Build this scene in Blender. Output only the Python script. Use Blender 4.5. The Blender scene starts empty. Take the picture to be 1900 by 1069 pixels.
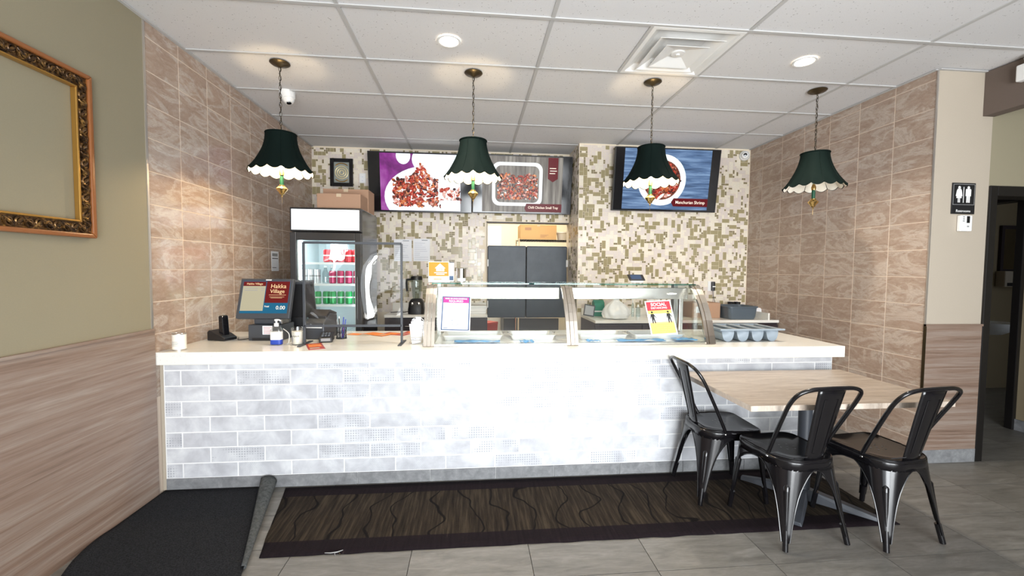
import bpy, bmesh, math, random
from math import sin, cos, pi, radians as R_
from mathutils import Vector, Matrix, noise

# ------------------------------------------------------------------ camera
W, H = 1900, 1069
F, YAW, PITCH, ROLL, CH = 778.16, .09245, -.04585, .00832, 1.435
cy, sy, cp, sp = cos(YAW), sin(YAW), cos(PITCH), sin(PITCH)
_f = Vector((sy*cp, cy*cp, sp)); _r = Vector((cy, -sy, 0)); _u = _r.cross(_f)
CR = cos(ROLL)*_r + sin(ROLL)*_u
CU = -sin(ROLL)*_r + cos(ROLL)*_u
scene = bpy.context.scene
col = scene.collection
cam = bpy.data.cameras.new('camera'); camo = bpy.data.objects.new('camera', cam); col.objects.link(camo)
cam.sensor_width = 36; cam.lens = F/W*36; cam.clip_start = .05
M = Matrix.Identity(4)
for i in range(3):
    M[i][0], M[i][1], M[i][2] = CR[i], CU[i], -_f[i]
M.translation = (0, 0, CH)
camo.matrix_world = M
scene.camera = camo
# a pixel gives a direction only; the plane it is cut with is a real surface of the place
def ray(x, y): return CR*((x-W/2)/F) + CU*((H/2-y)/F) + _f
def onz(x, y, z): d = ray(x, y); return d*((z-CH)/d.z) + Vector((0, 0, CH))
def ony(x, y, Y): d = ray(x, y); return d*(Y/d.y) + Vector((0, 0, CH))
def onx(x, y, X): d = ray(x, y); return d*(X/d.x) + Vector((0, 0, CH))

# ------------------------------------------------------------------ light
scene.view_settings.view_transform = 'Standard'
scene.view_settings.look = 'None'
scene.view_settings.exposure = 0.32
scene.view_settings.gamma = 1.0
scene.view_settings.use_curve_mapping = False
w = bpy.data.worlds.new('world'); scene.world = w; w.use_nodes = True
bg = w.node_tree.nodes['Background']
bg.inputs[0].default_value = (.82, .9, 1, 1); bg.inputs[1].default_value = .8

def area(name, loc, rot, sx, sy_, power, color=(1, 1, 1), spread=180):
    l = bpy.data.lights.new(name, 'AREA'); l.shape = 'RECTANGLE'; l.size = sx; l.size_y = sy_
    l.energy = power; l.color = color; l.spread = R_(spread)
    o = bpy.data.objects.new(name, l); col.objects.link(o); o.location = loc; o.rotation_euler = rot
    return o
# daylight through the shop front behind the camera: one lamp per glazed bay
DAY = .55
STORE_Y = -2.3
for i, (x0, x1, k) in enumerate(((-1.75, -.35, 8), (-.25, 1.15, 74), (1.25, 2.65, 56), (2.75, 3.55, 8))):
    area('daylight_bay', ((x0+x1)/2, STORE_Y-.12, 1.25), (R_(90), 0, 0), x1-x0, 2.3,
         (x1-x0)*2.3*k*DAY, (.93, .97, 1.0), 150)
# added lamp facing up outside the glass, imitating pavement bounce to brighten the ceiling
area('ceiling_fill', (.9, STORE_Y-1.6, .02), (R_(180), 0, 0), 5.5, 2.4, 400*DAY, (1, .98, .94))

# ------------------------------------------------------------------ room numbers
XL, XR, YC, YR, YB, YM, ZC = -1.955, 3.337, 2.795, 2.80, 5.354, 4.86, 2.898
XM = 1.224
GX, GY = -.762, 3.098
random.seed(7)

# ------------------------------------------------------------------ materials
def nm(name):
    m = bpy.data.materials.new(name); m.use_nodes = True
    nt = m.node_tree; b = nt.nodes['Principled BSDF']
    return m, nt, b
def mat(name, c, rough=.5, metal=0, emit=None, es=0, coat=0, spec=.5, sheen=0, trans=0):
    m, nt, b = nm(name)
    b.inputs['Base Color'].default_value = (*c, 1); b.inputs['Roughness'].default_value = rough
    b.inputs['Metallic'].default_value = metal; b.inputs['Coat Weight'].default_value = coat
    b.inputs['Specular IOR Level'].default_value = spec
    b.inputs['Transmission Weight'].default_value = trans
    if emit: b.inputs['Emission Color'].default_value = (*emit, 1); b.inputs['Emission Strength'].default_value = es
    return m
def N(nt, t, **kw):
    n = nt.nodes.new(t)
    for k, v in kw.items():
        if k.startswith('i_'): n.inputs[k[2:].replace('_', ' ')].default_value = v
        else: setattr(n, k, v)
    return n
def ramp(nt, stops, fac, interp='LINEAR'):
    n = nt.nodes.new('ShaderNodeValToRGB'); n.color_ramp.interpolation = interp
    e = n.color_ramp.elements
    while len(e) < len(stops): e.new(.5)
    for k, (p, c) in zip(e, stops): k.position = p; k.color = (*c, 1)
    nt.links.new(fac, n.inputs[0]); return n.outputs[0]
def coords(nt, scale=(1, 1, 1), rot=(0, 0, 0), rand=0.0, gen=False):
    tc = N(nt, 'ShaderNodeTexCoord'); mp = N(nt, 'ShaderNodeMapping')
    mp.inputs['Scale'].default_value = scale; mp.inputs['Rotation'].default_value = rot
    src = tc.outputs['Generated' if gen else 'Object']
    if rand:
        oi = N(nt, 'ShaderNodeObjectInfo'); mu = N(nt, 'ShaderNodeMath', operation='MULTIPLY'); mu.inputs[1].default_value = rand
        nt.links.new(oi.outputs['Random'], mu.inputs[0])
        ad = N(nt, 'ShaderNodeVectorMath', operation='ADD')
        nt.links.new(src, ad.inputs[0]); nt.links.new(mu.outputs[0], ad.inputs[1]); src = ad.outputs[0]
    nt.links.new(src, mp.inputs[0]); return mp.outputs[0]
def noise_t(nt, v, scale, detail=4, rough=.55, dist=0.0):
    n = N(nt, 'ShaderNodeTexNoise'); n.inputs['Scale'].default_value = scale; n.inputs['Detail'].default_value = detail
    n.inputs['Roughness'].default_value = rough; n.inputs['Distortion'].default_value = dist
    nt.links.new(v, n.inputs['Vector']); return n.outputs[0]
def mix(nt, fac, a, b, mode='MIX'):
    n = N(nt, 'ShaderNodeMix', data_type='RGBA', blend_type=mode)
    for s, v in ((n.inputs[0], fac), (n.inputs[6], a), (n.inputs[7], b)):
        if isinstance(v, (int, float)): s.default_value = v
        elif isinstance(v, tuple): s.default_value = (*v, 1)
        else: nt.links.new(v, s)
    return n.outputs[2]
def math_n(nt, op, a, b=0.0, c=0.0):
    n = N(nt, 'ShaderNodeMath', operation=op)
    for s, v in zip(n.inputs, (a, b, c)):
        if isinstance(v, (int, float)): s.default_value = v
        else: nt.links.new(v, s)
    return n.outputs[0]
def bump(nt, b, hgt, strength=.2, dist=.01):
    n = N(nt, 'ShaderNodeBump'); n.inputs['Strength'].default_value = strength; n.inputs['Distance'].default_value = dist
    nt.links.new(hgt, n.inputs['Height']); nt.links.new(n.outputs[0], b.inputs['Normal'])

def marble(name, rough, val=.9):
    m, nt, b = nm(name)
    v = coords(nt, (1.0, 1, 2.4), (0, R_(14), 0), 37)
    n1 = noise_t(nt, v, 9, 8, .72, 1.2)
    c = ramp(nt, [(.3, (.335, .235, .175)), (.45, (.425, .31, .24)), (.56, (.465, .355, .28)), (.68, (.55, .455, .385)), (.8, (.64, .56, .49))], n1)
    n2 = noise_t(nt, v, 2.3, 5, .62, 1.4)
    streak = ramp(nt, [(.50, (0, 0, 0)), (.56, (1, 1, 1)), (.62, (.35, .35, .35)), (.66, (0, 0, 0))], n2)
    c2 = mix(nt, math_n(nt, 'MULTIPLY', streak, .5), c, (.68, .61, .54))
    n3 = noise_t(nt, v, 5.2, 5, .6, 2.0)
    line = ramp(nt, [(.485, (0, 0, 0)), (.5, (1, 1, 1)), (.515, (0, 0, 0))], n3)
    c2 = mix(nt, math_n(nt, 'MULTIPLY', line, .5), c2, (.27, .185, .135))
    c2 = mix(nt, 1.0, c2, (val, val, val), 'MULTIPLY')
    nt.links.new(c2, b.inputs['Base Color']); b.inputs['Roughness'].default_value = rough
    bump(nt, b, n1, .06, .003)
    return m
def woodlam(name, stretch, rough=.45, c0=(.14, .09, .066), c1=(.247, .168, .126), c2=(.335, .27, .226)):
    m, nt, b = nm(name)
    v = coords(nt, stretch)
    n1 = noise_t(nt, v, 4, 6, .62, .5)
    c = ramp(nt, [(.25, c0), (.42, c1), (.55, tuple((p+q)/2 for p, q in zip(c1, c2))), (.66, c2), (.8, c1)], n1)
    n2 = noise_t(nt, v, 26, 3, .6)
    c = mix(nt, .35, c, ramp(nt, [(.3, (.5, .45, .42)), (.7, (1, 1, 1))], n2), 'MULTIPLY')
    nt.links.new(c, b.inputs['Base Color']); b.inputs['Roughness'].default_value = rough
    return m
def paint(name, c, var=.05, rough=.75):
    m, nt, b = nm(name)
    v = coords(nt)
    n1 = noise_t(nt, v, 180, 2, .5)
    cc = mix(nt, n1, tuple(x*(1-var) for x in c), tuple(min(1, x*(1+var)) for x in c))
    nt.links.new(cc, b.inputs['Base Color']); b.inputs['Roughness'].default_value = rough
    bump(nt, b, n1, .08, .002)
    return m
MT = {}
MT['tileL'] = marble('marble_tile_gloss', .12)
MT['tileR'] = marble('marble_tile_satin', .3)
MT['grout'] = mat('warm_grout', (.66, .55, .45), .9)
MT['khaki'] = paint('khaki_paint', (.275, .243, .165))
MT['cream'] = paint('cream_paint', (.44, .38, .305))
MT['taupe'] = paint('taupe_paint', (.135, .102, .085))
MT['white_paint'] = paint('white_paint', (.8, .79, .77))
MT['woodL'] = woodlam('oak_laminate_long', (9, .3, 9))
MT['woodR'] = woodlam('oak_laminate_front', (.3, 9, 9))
MT['tabletop'] = woodlam('grey_oak_tabletop', (1.1, 9, 9), .32, (.22, .165, .125), (.37, .3, .24), (.52, .45, .38))
MT['tableedge'] = woodlam('grey_oak_edge', (5, 2, 1.2), .35, (.3, .24, .19), (.5, .42, .35), (.62, .55, .47))
MT['metaltrim'] = mat('satin_trim', (.6, .56, .52), .35, .8)
MT['black'] = mat('black_plastic', (.012, .012, .014), .38)
MT['blackgloss'] = mat('black_gloss', (.008, .008, .01), .12)
MT['charcoal'] = mat('charcoal_plastic', (.045, .05, .06), .42)
MT['darkbrown'] = mat('espresso_cabinet', (.03, .02, .024), .45)
MT['steel'] = mat('brushed_steel', (.68, .66, .63), .24, 1)
MT['traysteel'] = mat('pale_satin_steel', (.88, .88, .87), .42, .55)
MT['steelwarm'] = mat('polished_steel_trim', (.8, .72, .62), .16, 1)
MT['chrome'] = mat('chrome', (.8, .8, .8), .08, 1)
MT['white'] = mat('white_plastic', (.82, .82, .81), .35)
MT['paper'] = mat('white_paper', (.84, .85, .88), .7)
MT['ink'] = mat('grey_ink', (.25, .26, .3), .7)
MT['blackink'] = mat('black_ink', (.015, .015, .015), .6)
MT['brass'] = mat('aged_brass', (.62, .43, .17), .25, 1)
MT['bronze'] = mat('dark_bronze', (.11, .085, .05), .35, .9)
MT['green'] = mat('green_enamel', (.006, .075, .036), .35)
MT['card'] = paint('cardboard', (.42, .255, .165), .04, .8)
MT['cardlight'] = paint('cardboard_light', (.62, .40, .19), .04, .8)
MT['cardink'] = mat('cardboard_print', (.2, .075, .05), .8)
MT['red'] = mat('menu_red', (.42, .03, .02), .4)
MT['orange'] = mat('sign_orange', (.72, .2, .012), .5)
MT['orangeprint'] = mat('menu_orange', (.8, .22, .03), .5)
MT['magenta'] = mat('poster_magenta', (.72, .03, .25), .5)
MT['posterblue'] = mat('poster_blue', (.04, .09, .2), .5)
MT['posterred'] = mat('poster_red', (.72, .03, .05), .5)
MT['posteryellow'] = mat('poster_yellow', (.95, .8, .14), .5)
MT['posterpeach'] = mat('poster_peach', (.95, .55, .2), .5)
MT['blue'] = mat('label_blue', (.02, .06, .42), .4)
MT['traygrey'] = mat('grey_polymer', (.27, .32, .37), .38)
MT['traydark'] = mat('dark_polymer', (.09, .115, .14), .38)
MT['bluefilm'] = mat('blue_film', (.12, .36, .68), .22)
MT['cupgreen'] = mat('green_carton', (.012, .2, .13), .4)
MT['bag'] = mat('thin_white_plastic', (.78, .8, .8), .3)
MT['wax'] = mat('candle_wax', (.85, .81, .72), .5)
MT['gray'] = mat('mid_grey', (.3, .3, .3), .5)
MT['camblack'] = mat('camera_lens', (.005, .005, .006), .05)

def glass(name, tint=(.93, .97, .96), refl=.09, rough=.02):
    m = bpy.data.materials.new(name); m.use_nodes = True; nt = m.node_tree; nt.nodes.clear()
    out = N(nt, 'ShaderNodeOutputMaterial'); t = N(nt, 'ShaderNodeBsdfTransparent'); g = N(nt, 'ShaderNodeBsdfGlossy')
    t.inputs[0].default_value = (*tint, 1); g.inputs['Roughness'].default_value = rough
    fr = N(nt, 'ShaderNodeFresnel'); fr.inputs[0].default_value = 1.5
    k = math_n(nt, 'MINIMUM', math_n(nt, 'MULTIPLY', fr.outputs[0], refl/.04), .3)
    mx = N(nt, 'ShaderNodeMixShader'); nt.links.new(k, mx.inputs[0]); nt.links.new(t.outputs[0], mx.inputs[1]); nt.links.new(g.outputs[0], mx.inputs[2])
    nt.links.new(mx.outputs[0], out.inputs[0])
    return m, nt, g
MT['glass'] = glass('clear_glass', (.95, .98, .97), .05)[0]
MT['fridgeglass'] = glass('fridge_glass', (.95, .98, .98), .02)[0]
MT['teal_glass'] = glass('glass_edge_teal', (.35, .72, .66), .06)[0]
MT['thinglass'] = glass('thin_clear_glass', (.975, .985, .985), .07)[0]
MT['bottleglass'] = glass('bottle_glass', (.8, .87, .87), .12)[0]
_a, _nt, _g = glass('warped_acrylic', (.96, .97, .97), .075)
_v = coords(_nt, (1, 1, .7)); _n = noise_t(_nt, _v, 3.2, 1, .4, .6)
_b = N(_nt, 'ShaderNodeBump'); _b.inputs['Strength'].default_value = 1; _b.inputs['Distance'].default_value = .09
_nt.links.new(_n, _b.inputs['Height']); _nt.links.new(_b.outputs[0], _g.inputs['Normal'])
MT['acrylic'] = _a

def emis(name, c, s):
    m = bpy.data.materials.new(name); m.use_nodes = True; nt = m.node_tree; b = nt.nodes['Principled BSDF']
    b.inputs['Base Color'].default_value = (*[x*.08 for x in c], 1); b.inputs['Roughness'].default_value = .3; b.inputs['Specular IOR Level'].default_value = .12
    b.inputs['Emission Color'].default_value = (*c, 1); b.inputs['Emission Strength'].default_value = s
    return m
MT['lamp_white'] = emis('warm_lamp', (1, .83, .6), 18)
MT['bulb'] = emis('bulb_glow', (1, .8, .5), 30)
MT['bulb_off'] = MT['bottleglass']
MT['header_light'] = emis('fridge_header_light', (.9, .96, 1), 1.9)
MT['tube_light'] = emis('fridge_tube_light', (.9, .97, 1), 9)

# ceiling tile
m, nt, b = nm('mineral_ceiling_tile')
v = coords(nt, rand=13)
vo = N(nt, 'ShaderNodeTexVoronoi'); vo.inputs['Scale'].default_value = 60; nt.links.new(v, vo.inputs['Vector'])
n1 = noise_t(nt, v, 35, 3); n2 = noise_t(nt, v, 240, 2)
pit = ramp(nt, [(.0, (1, 1, 1)), (.16, (1, 1, 1)), (.24, (0, 0, 0))], vo.outputs[0])
sel = ramp(nt, [(.52, (0, 0, 0)), (.6, (1, 1, 1))], n1)
f = math_n(nt, 'MULTIPLY', math_n(nt, 'MULTIPLY', pit, sel), .7)
cc = mix(nt, f, mix(nt, n2, (.65, .645, .655), (.75, .745, .755)), (.2, .19, .185))
nt.links.new(cc, b.inputs['Base Color']); b.inputs['Roughness'].default_value = .85
MT['ceiltile'] = m
MT['gridbar'] = mat('grid_bar', (.5, .495, .49), .5)

# floor tile
m, nt, b = nm('grey_plank_porcelain')
v = coords(nt, (1.6, 9, 1), rand=29)
n1 = noise_t(nt, v, 2.2, 7, .65, .8); n2 = noise_t(nt, v, 14, 4, .6)
c = ramp(nt, [(.28, (.115, .107, .097)), (.45, (.175, .165, .147)), (.58, (.21, .199, .18)), (.75, (.275, .262, .24))], n1)
c = mix(nt, .4, c, ramp(nt, [(.3, (.55, .55, .55)), (.65, (1, 1, 1))], n2), 'MULTIPLY')
oi = N(nt, 'ShaderNodeObjectInfo')
hs = N(nt, 'ShaderNodeHueSaturation'); nt.links.new(c, hs.inputs['Color'])
nt.links.new(math_n(nt, 'MULTIPLY_ADD', oi.outputs['Random'], .2, .84), hs.inputs['Value'])
nt.links.new(hs.outputs[0], b.inputs['Base Color']); b.inputs['Roughness'].default_value = .38
MT['floortile'] = m
MT['floorgrout'] = mat('dark_grout', (.09, .085, .08), .9)

# counter front tiles: four printed variants
def ctile(name, kind):
    m, nt, b = nm(name)
    v = coords(nt, (1, 1, 1), rand=17)
    n1 = noise_t(nt, v, 7, 5, .6, .4)
    c = ramp(nt, [(.3, (.47, .475, .505)), (.5, (.59, .6, .63)), (.7, (.74, .755, .77))], n1)
    if kind:
        tc = N(nt, 'ShaderNodeTexCoord'); sx = N(nt, 'ShaderNodeSeparateXYZ'); nt.links.new(tc.outputs['Object'], sx.inputs[0])
        fx, fz = (95, 95) if kind == 'dots' else (62, 190)
        if kind == 'dots':
            a = math_n(nt, 'ADD', sx.outputs[0], sx.outputs[2]); d = math_n(nt, 'SUBTRACT', sx.outputs[0], sx.outputs[2])
            pa = math_n(nt, 'SINE', math_n(nt, 'MULTIPLY', a, 62*pi)); pb = math_n(nt, 'SINE', math_n(nt, 'MULTIPLY', d, 62*pi))
        else:
            pa = math_n(nt, 'SINE', math_n(nt, 'MULTIPLY', sx.outputs[0], 150*pi)); pb = math_n(nt, 'SINE', math_n(nt, 'MULTIPLY', sx.outputs[2], 210*pi))
        pr = math_n(nt, 'MULTIPLY', pa, pb)
        pr = ramp(nt, [(.25, (0, 0, 0)), (.55, (1, 1, 1))], pr)
        n2 = noise_t(nt, v, 9, 2)
        msk = ramp(nt, [(.42, (0, 0, 0)), (.56, (1, 1, 1))], n2)
        k = math_n(nt, 'MULTIPLY', math_n(nt, 'MULTIPLY', pr, msk), .8)
        c = mix(nt, k, c, (.3, .32, .36))
    nt.links.new(c, b.inputs['Base Color']); b.inputs['Roughness'].default_value = .42
    return m
MT['ct0'] = ctile('counter_tile_plain', None)
MT['ct1'] = ctile('counter_tile_dots', 'dots')
MT['ct2'] = ctile('counter_tile_mesh', 'mesh')
MT['cgrout'] = mat('white_grout', (.85, .85, .85), .8)
m, nt, b = nm('grey_concrete_tile')
v = coords(nt, rand=11); n1 = noise_t(nt, v, 16, 8, .7, .3)
nt.links.new(ramp(nt, [(.3, (.15, .152, .16)), (.55, (.235, .24, .247)), (.75, (.34, .345, .352))], n1), b.inputs['Base Color']); b.inputs['Roughness'].default_value = .5
MT['concrete'] = m
m, nt, b = nm('white_quartz')
v = coords(nt); vo = N(nt, 'ShaderNodeTexVoronoi'); vo.inputs['Scale'].default_value = 130; nt.links.new(v, vo.inputs['Vector'])
sel = ramp(nt, [(.62, (0, 0, 0)), (.66, (1, 1, 1))], noise_t(nt, v, 60, 1))
sp_ = ramp(nt, [(.0, (1, 1, 1)), (.2, (1, 1, 1)), (.3, (0, 0, 0))], vo.outputs[0])
cc = mix(nt, math_n(nt, 'MULTIPLY', math_n(nt, 'MULTIPLY', sp_, sel), .6), (.84, .82, .76), (.42, .40, .38))
nt.links.new(cc, b.inputs['Base Color']); b.inputs['Roughness'].default_value = .16
MT['quartz'] = m
# mosaic chips
def chipmat(name, c, rough, bsc=90):
    m, nt, b = nm(name); v = coords(nt); n1 = noise_t(nt, v, bsc, 3)
    cc = mix(nt, n1, tuple(x*.84 for x in c), tuple(min(1, x*1.12) for x in c))
    nt.links.new(cc, b.inputs['Base Color']); b.inputs['Roughness'].default_value = rough; return m
MT['chipA'] = chipmat('chip_pinkish_stone', (.72, .635, .575), .35)
MT['chipB'] = chipmat('chip_cream_stone', (.82, .75, .63), .3)
MT['chipC'] = chipmat('chip_olive_glass', (.36, .305, .17), .14)
MT['chipD'] = chipmat('chip_dark_olive', (.26, .215, .125), .14)
MT['chipgrout'] = mat('mosaic_grout', (.8, .7, .55), .9)
# rug and mat
m, nt, b = nm('patterned_rug')
tc = N(nt, 'ShaderNodeTexCoord'); sx = N(nt, 'ShaderNodeSeparateXYZ'); nt.links.new(tc.outputs['Object'], sx.inputs[0])
v = coords(nt, (38, 2.2, 1)); n1 = noise_t(nt, v, 1.6, 4, .6)
field = ramp(nt, [(.3, (.009, .0064, .0047)), (.5, (.023, .0165, .0113)), (.7, (.05, .038, .025))], n1)
bord = ramp(nt, [(.35, (.006, .0035, .005)), (.68, (.011, .0065, .0085)), (.74, (.06, .045, .04))], n1)
ay = math_n(nt, 'ABSOLUTE', math_n(nt, 'SUBTRACT', sx.outputs[1], .0))
isb = math_n(nt, 'GREATER_THAN', ay, .222)
v2 = coords(nt, (.9, 1.2, 1)); w1 = noise_t(nt, v2, 2.6, 1.5, .45)
xw = math_n(nt, 'ADD', sx.outputs[0], math_n(nt, 'MULTIPLY', w1, .5))
ln = math_n(nt, 'ABSOLUTE', math_n(nt, 'SINE', math_n(nt, 'MULTIPLY', xw, 17)))
lm = ramp(nt, [(.0, (1, 1, 1)), (.07, (1, 1, 1)), (.14, (0, 0, 0))], ln)
fl = mix(nt, math_n(nt, 'MULTIPLY', lm, .95), field, (.003, .002, .002))
nt.links.new(mix(nt, isb, fl, bord), b.inputs['Base Color']); b.inputs['Roughness'].default_value = .95
b.inputs['Specular IOR Level'].default_value = .15
bump(nt, b, noise_t(nt, coords(nt), 300, 2), .5, .004)
MT['rug'] = m
def fuzzy(name, a, c2, sc=170):
    m, nt, b = nm(name); v = coords(nt); n1 = noise_t(nt, v, sc, 3, .7)
    nt.links.new(ramp(nt, [(.35, a), (.7, c2)], n1), b.inputs['Base Color']); b.inputs['Roughness'].default_value = 1
    b.inputs['Specular IOR Level'].default_value = .1; bump(nt, b, n1, .7, .006); return m
MT['mat'] = fuzzy('charcoal_loop_mat', (.009, .0095, .011), (.032, .033, .037))
MT['matback'] = fuzzy('grey_mat_backing', (.05, .054, .054), (.1, .105, .105), 60)
MT['shade'] = None
m, nt, b = nm('dark_green_fabric'); b.inputs['Base Color'].default_value = (.0035, .0085, .0072, 1); b.inputs['Roughness'].default_value = .8
b.inputs['Specular IOR Level'].default_value = .08
MT['shade'] = m
m, nt, b = nm('cream_shade_lining'); b.inputs['Base Color'].default_value = (.85, .8, .7, 1); b.inputs['Roughness'].default_value = .8
MT['lining'] = m
m, nt, b = nm('door_dark_plastic'); v = coords(nt); n1 = noise_t(nt, v, 4, 5, .6); n2 = noise_t(nt, v, 60, 3)
nt.links.new(ramp(nt, [(.3, (.035, .045, .06)), (.7, (.07, .085, .105))], n1), b.inputs['Base Color'])
b.inputs['Roughness'].default_value = .42; b.inputs['Specular IOR Level'].default_value = .4; bump(nt, b, n2, .1, .003)
MT['swing'] = m
m, nt, b = nm('chair_black_metal'); b.inputs['Base Color'].default_value = (.006, .0055, .0065, 1); b.inputs['Metallic'].default_value = 0
b.inputs['Roughness'].default_value = .15; b.inputs['Specular IOR Level'].default_value = .5; b.inputs['Coat Weight'].default_value = 0; b.inputs['Coat Roughness'].default_value = .12
MT['chair'] = m
m, nt, b = nm('carved_gilt'); v = coords(nt); n1 = noise_t(nt, v, 55, 4, .6)
nt.links.new(ramp(nt, [(.38, (.02, .011, .006)), (.55, (.12, .06, .02)), (.72, (.42, .24, .07))], n1), b.inputs['Base Color'])
b.inputs['Metallic'].default_value = .6; b.inputs['Roughness'].default_value = .32
MT['gilt'] = m
MT['copperwood'] = mat('orange_wood_moulding', (.27, .095, .028), .3)
MT['giltlip'] = mat('gold_lip', (.5, .28, .07), .32, .8)
MT['doorblack'] = mat('black_door_frame', (.008, .007, .007), .35)

# ------------------------------------------------------------------ mesh helpers
class MB:
    def __init__(s): s.bm = bmesh.new(); s.mi = 0
    def _q(s, vs): 
        try:
            f = s.bm.faces.new(vs); f.material_index = s.mi; return f
        except ValueError: return None
    def box(s, x0, x1, y0, y1, z0, z1, nob=False):
        v = [s.bm.verts.new(p) for p in ((x0, y0, z0), (x1, y0, z0), (x1, y1, z0), (x0, y1, z0), (x0, y0, z1), (x1, y0, z1), (x1, y1, z1), (x0, y1, z1))]
        for q in ((0, 3, 2, 1), (4, 5, 6, 7), (0, 1, 5, 4), (1, 2, 6, 5), (2, 3, 7, 6), (3, 0, 4, 7)): s._q([v[i] for i in q])
        return s
    def bar(s, a, b, wx, wz, up=(0, 0, 1)):
        a, b = Vector(a), Vector(b); d = (b-a).normalized(); u = Vector(up); x = d.cross(u)
        if x.length < 1e-4: x = d.cross(Vector((1, 0, 0)))
        x.normalize(); u = x.cross(d)
        vs = []
        for p in (a, b):
            for i, j in ((-1, -1), (1, -1), (1, 1), (-1, 1)): vs.append(s.bm.verts.new(p + x*(i*wx/2) + u*(j*wz/2)))
        for q in ((0, 1, 2, 3), (7, 6, 5, 4), (0, 4, 5, 1), (1, 5, 6, 2), (2, 6, 7, 3), (3, 7, 4, 0)): s._q([vs[i] for i in q])
        return s
    def tube(s, path, r, n=8, closed=False, cap=True):
        path = [Vector(p) for p in path]; m = len(path); rings = []
        rr = r if isinstance(r, (list, tuple)) else [r]*m
        up = None
        for i in range(m):
            a = path[i-1] if (i or closed) else path[0]; b_ = path[(i+1) % m] if (i < m-1 or closed) else path[-1]
            d = (b_-a).normalized()
            if up is None:
                up = Vector((0, 0, 1)) if abs(d.z) < .9 else Vector((1, 0, 0))
            x = d.cross(up).normalized(); up = x.cross(d).normalized()
            rings.append([s.bm.verts.new(path[i] + x*(cos(2*pi*k/n)*rr[i]) + up*(sin(2*pi*k/n)*rr[i])) for k in range(n)])
        for i in range(m if closed else m-1):
            A, B = rings[i], rings[(i+1) % m]
            for k in range(n): s._q([A[k], B[k], B[(k+1) % n], A[(k+1) % n]])
        if cap and not closed: s._q(rings[0]); s._q(rings[-1][::-1])
        return s
    def lathe(s, prof, c=(0, 0, 0), n=20, capb=True, capt=True):
        rings = []
        for r, z in prof:
            rings.append([s.bm.verts.new((c[0]+r*cos(2*pi*k/n), c[1]+r*sin(2*pi*k/n), c[2]+z)) for k in range(n)])
        for A, B in zip(rings, rings[1:]):
            for k in range(n): s._q([A[k], A[(k+1) % n], B[(k+1) % n], B[k]])
        if capb and prof[0][0] > 1e-5: s._q(rings[0][::-1])
        if capt and prof[-1][0] > 1e-5: s._q(rings[-1])
        return s
    def prism(s, poly, fn, t):
        # poly: 2-d outline; fn(u, v, w) -> point; w = 0 .. t
        A = [s.bm.verts.new(fn(u, v_, 0)) for u, v_ in poly]; B = [s.bm.verts.new(fn(u, v_, t)) for u, v_ in poly]
        s._q(A[::-1]); s._q(B)
        for k in range(len(poly)): s._q([A[k], A[(k+1) % len(poly)], B[(k+1) % len(poly)], B[k]])
        return s
    def grid(s, nu, nv, fn, closed=False):
        g = [[s.bm.verts.new(fn(i/nu, j/nv)) for j in range(nv+1)] for i in range(nu if closed else nu+1)]
        m = len(g)
        for i in range(nu):
            for j in range(nv): s._q([g[i][j], g[(i+1) % m][j], g[(i+1) % m][j+1], g[i][j+1]])
        return s
    def disc(s, c, rx, rz, n=24, y=0, rot=0):
        s._q([s.bm.verts.new((c[0]+rx*cos(t)*cos(rot)-rz*sin(t)*sin(rot), y, c[1]+rx*cos(t)*sin(rot)+rz*sin(t)*cos(rot))) for t in [2*pi*k/n for k in range(n)]])
        return s
    def build(s, name, m, parent=None, smooth=False, bevel=0, loc=None, rot=None, solid=0, sub=0):
        bmesh.ops.recalc_face_normals(s.bm, faces=s.bm.faces[:])
        me = bpy.data.meshes.new(name); s.bm.to_mesh(me); s.bm.free()
        for mm in (m if isinstance(m, (list, tuple)) else [m]): me.materials.append(MT[mm] if isinstance(mm, str) else mm)
        if smooth:
            me.polygons.foreach_set('use_smooth', [True]*len(me.polygons))
            try: me.set_sharp_from_angle(angle=R_(38))
            except Exception: pass
        o = bpy.data.objects.new(name, me); col.objects.link(o)
        if parent: o.parent = parent
        if loc is not None: o.location = loc
        if rot is not None: o.rotation_euler = rot
        if bevel:
            md = o.modifiers.new('bevel', 'BEVEL'); md.width = bevel; md.segments = 2; md.limit_method = 'ANGLE'
        if sub:
            md = o.modifiers.new('sub', 'SUBSURF'); md.levels = sub; md.render_levels = sub
        if solid:
            md = o.modifiers.new('solid', 'SOLIDIFY'); md.thickness = solid; md.offset = 0
        return o
def tag(o, label=None, cat=None, group=None, kind=None):
    if label: o['label'] = label
    if cat: o['category'] = cat
    if group: o['group'] = group
    if kind: o['kind'] = kind
    return o
def thing(name, label, cat, loc=(0, 0, 0), rz=0, group=None):
    o = bpy.data.objects.new(name, None); col.objects.link(o); o.empty_display_size = .05
    o.location = loc; o.rotation_euler = (0, 0, rz); return tag(o, label, cat, group)
def inst(name, me, parent, loc, rot=(0, 0, 0), scale=(1, 1, 1)):
    o = bpy.data.objects.new(name, me); col.objects.link(o); o.parent = parent; o.location = loc; o.rotation_euler = rot; o.scale = scale
    return o
def copy_tree(o, parent=None):
    c = o.copy(); col.objects.link(c); c.parent = parent
    for ch in list(o.children): copy_tree(ch, c)
    return c
def struct(name, mb, m, **kw): return tag(mb.build(name, m, **kw), kind='structure')
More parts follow.
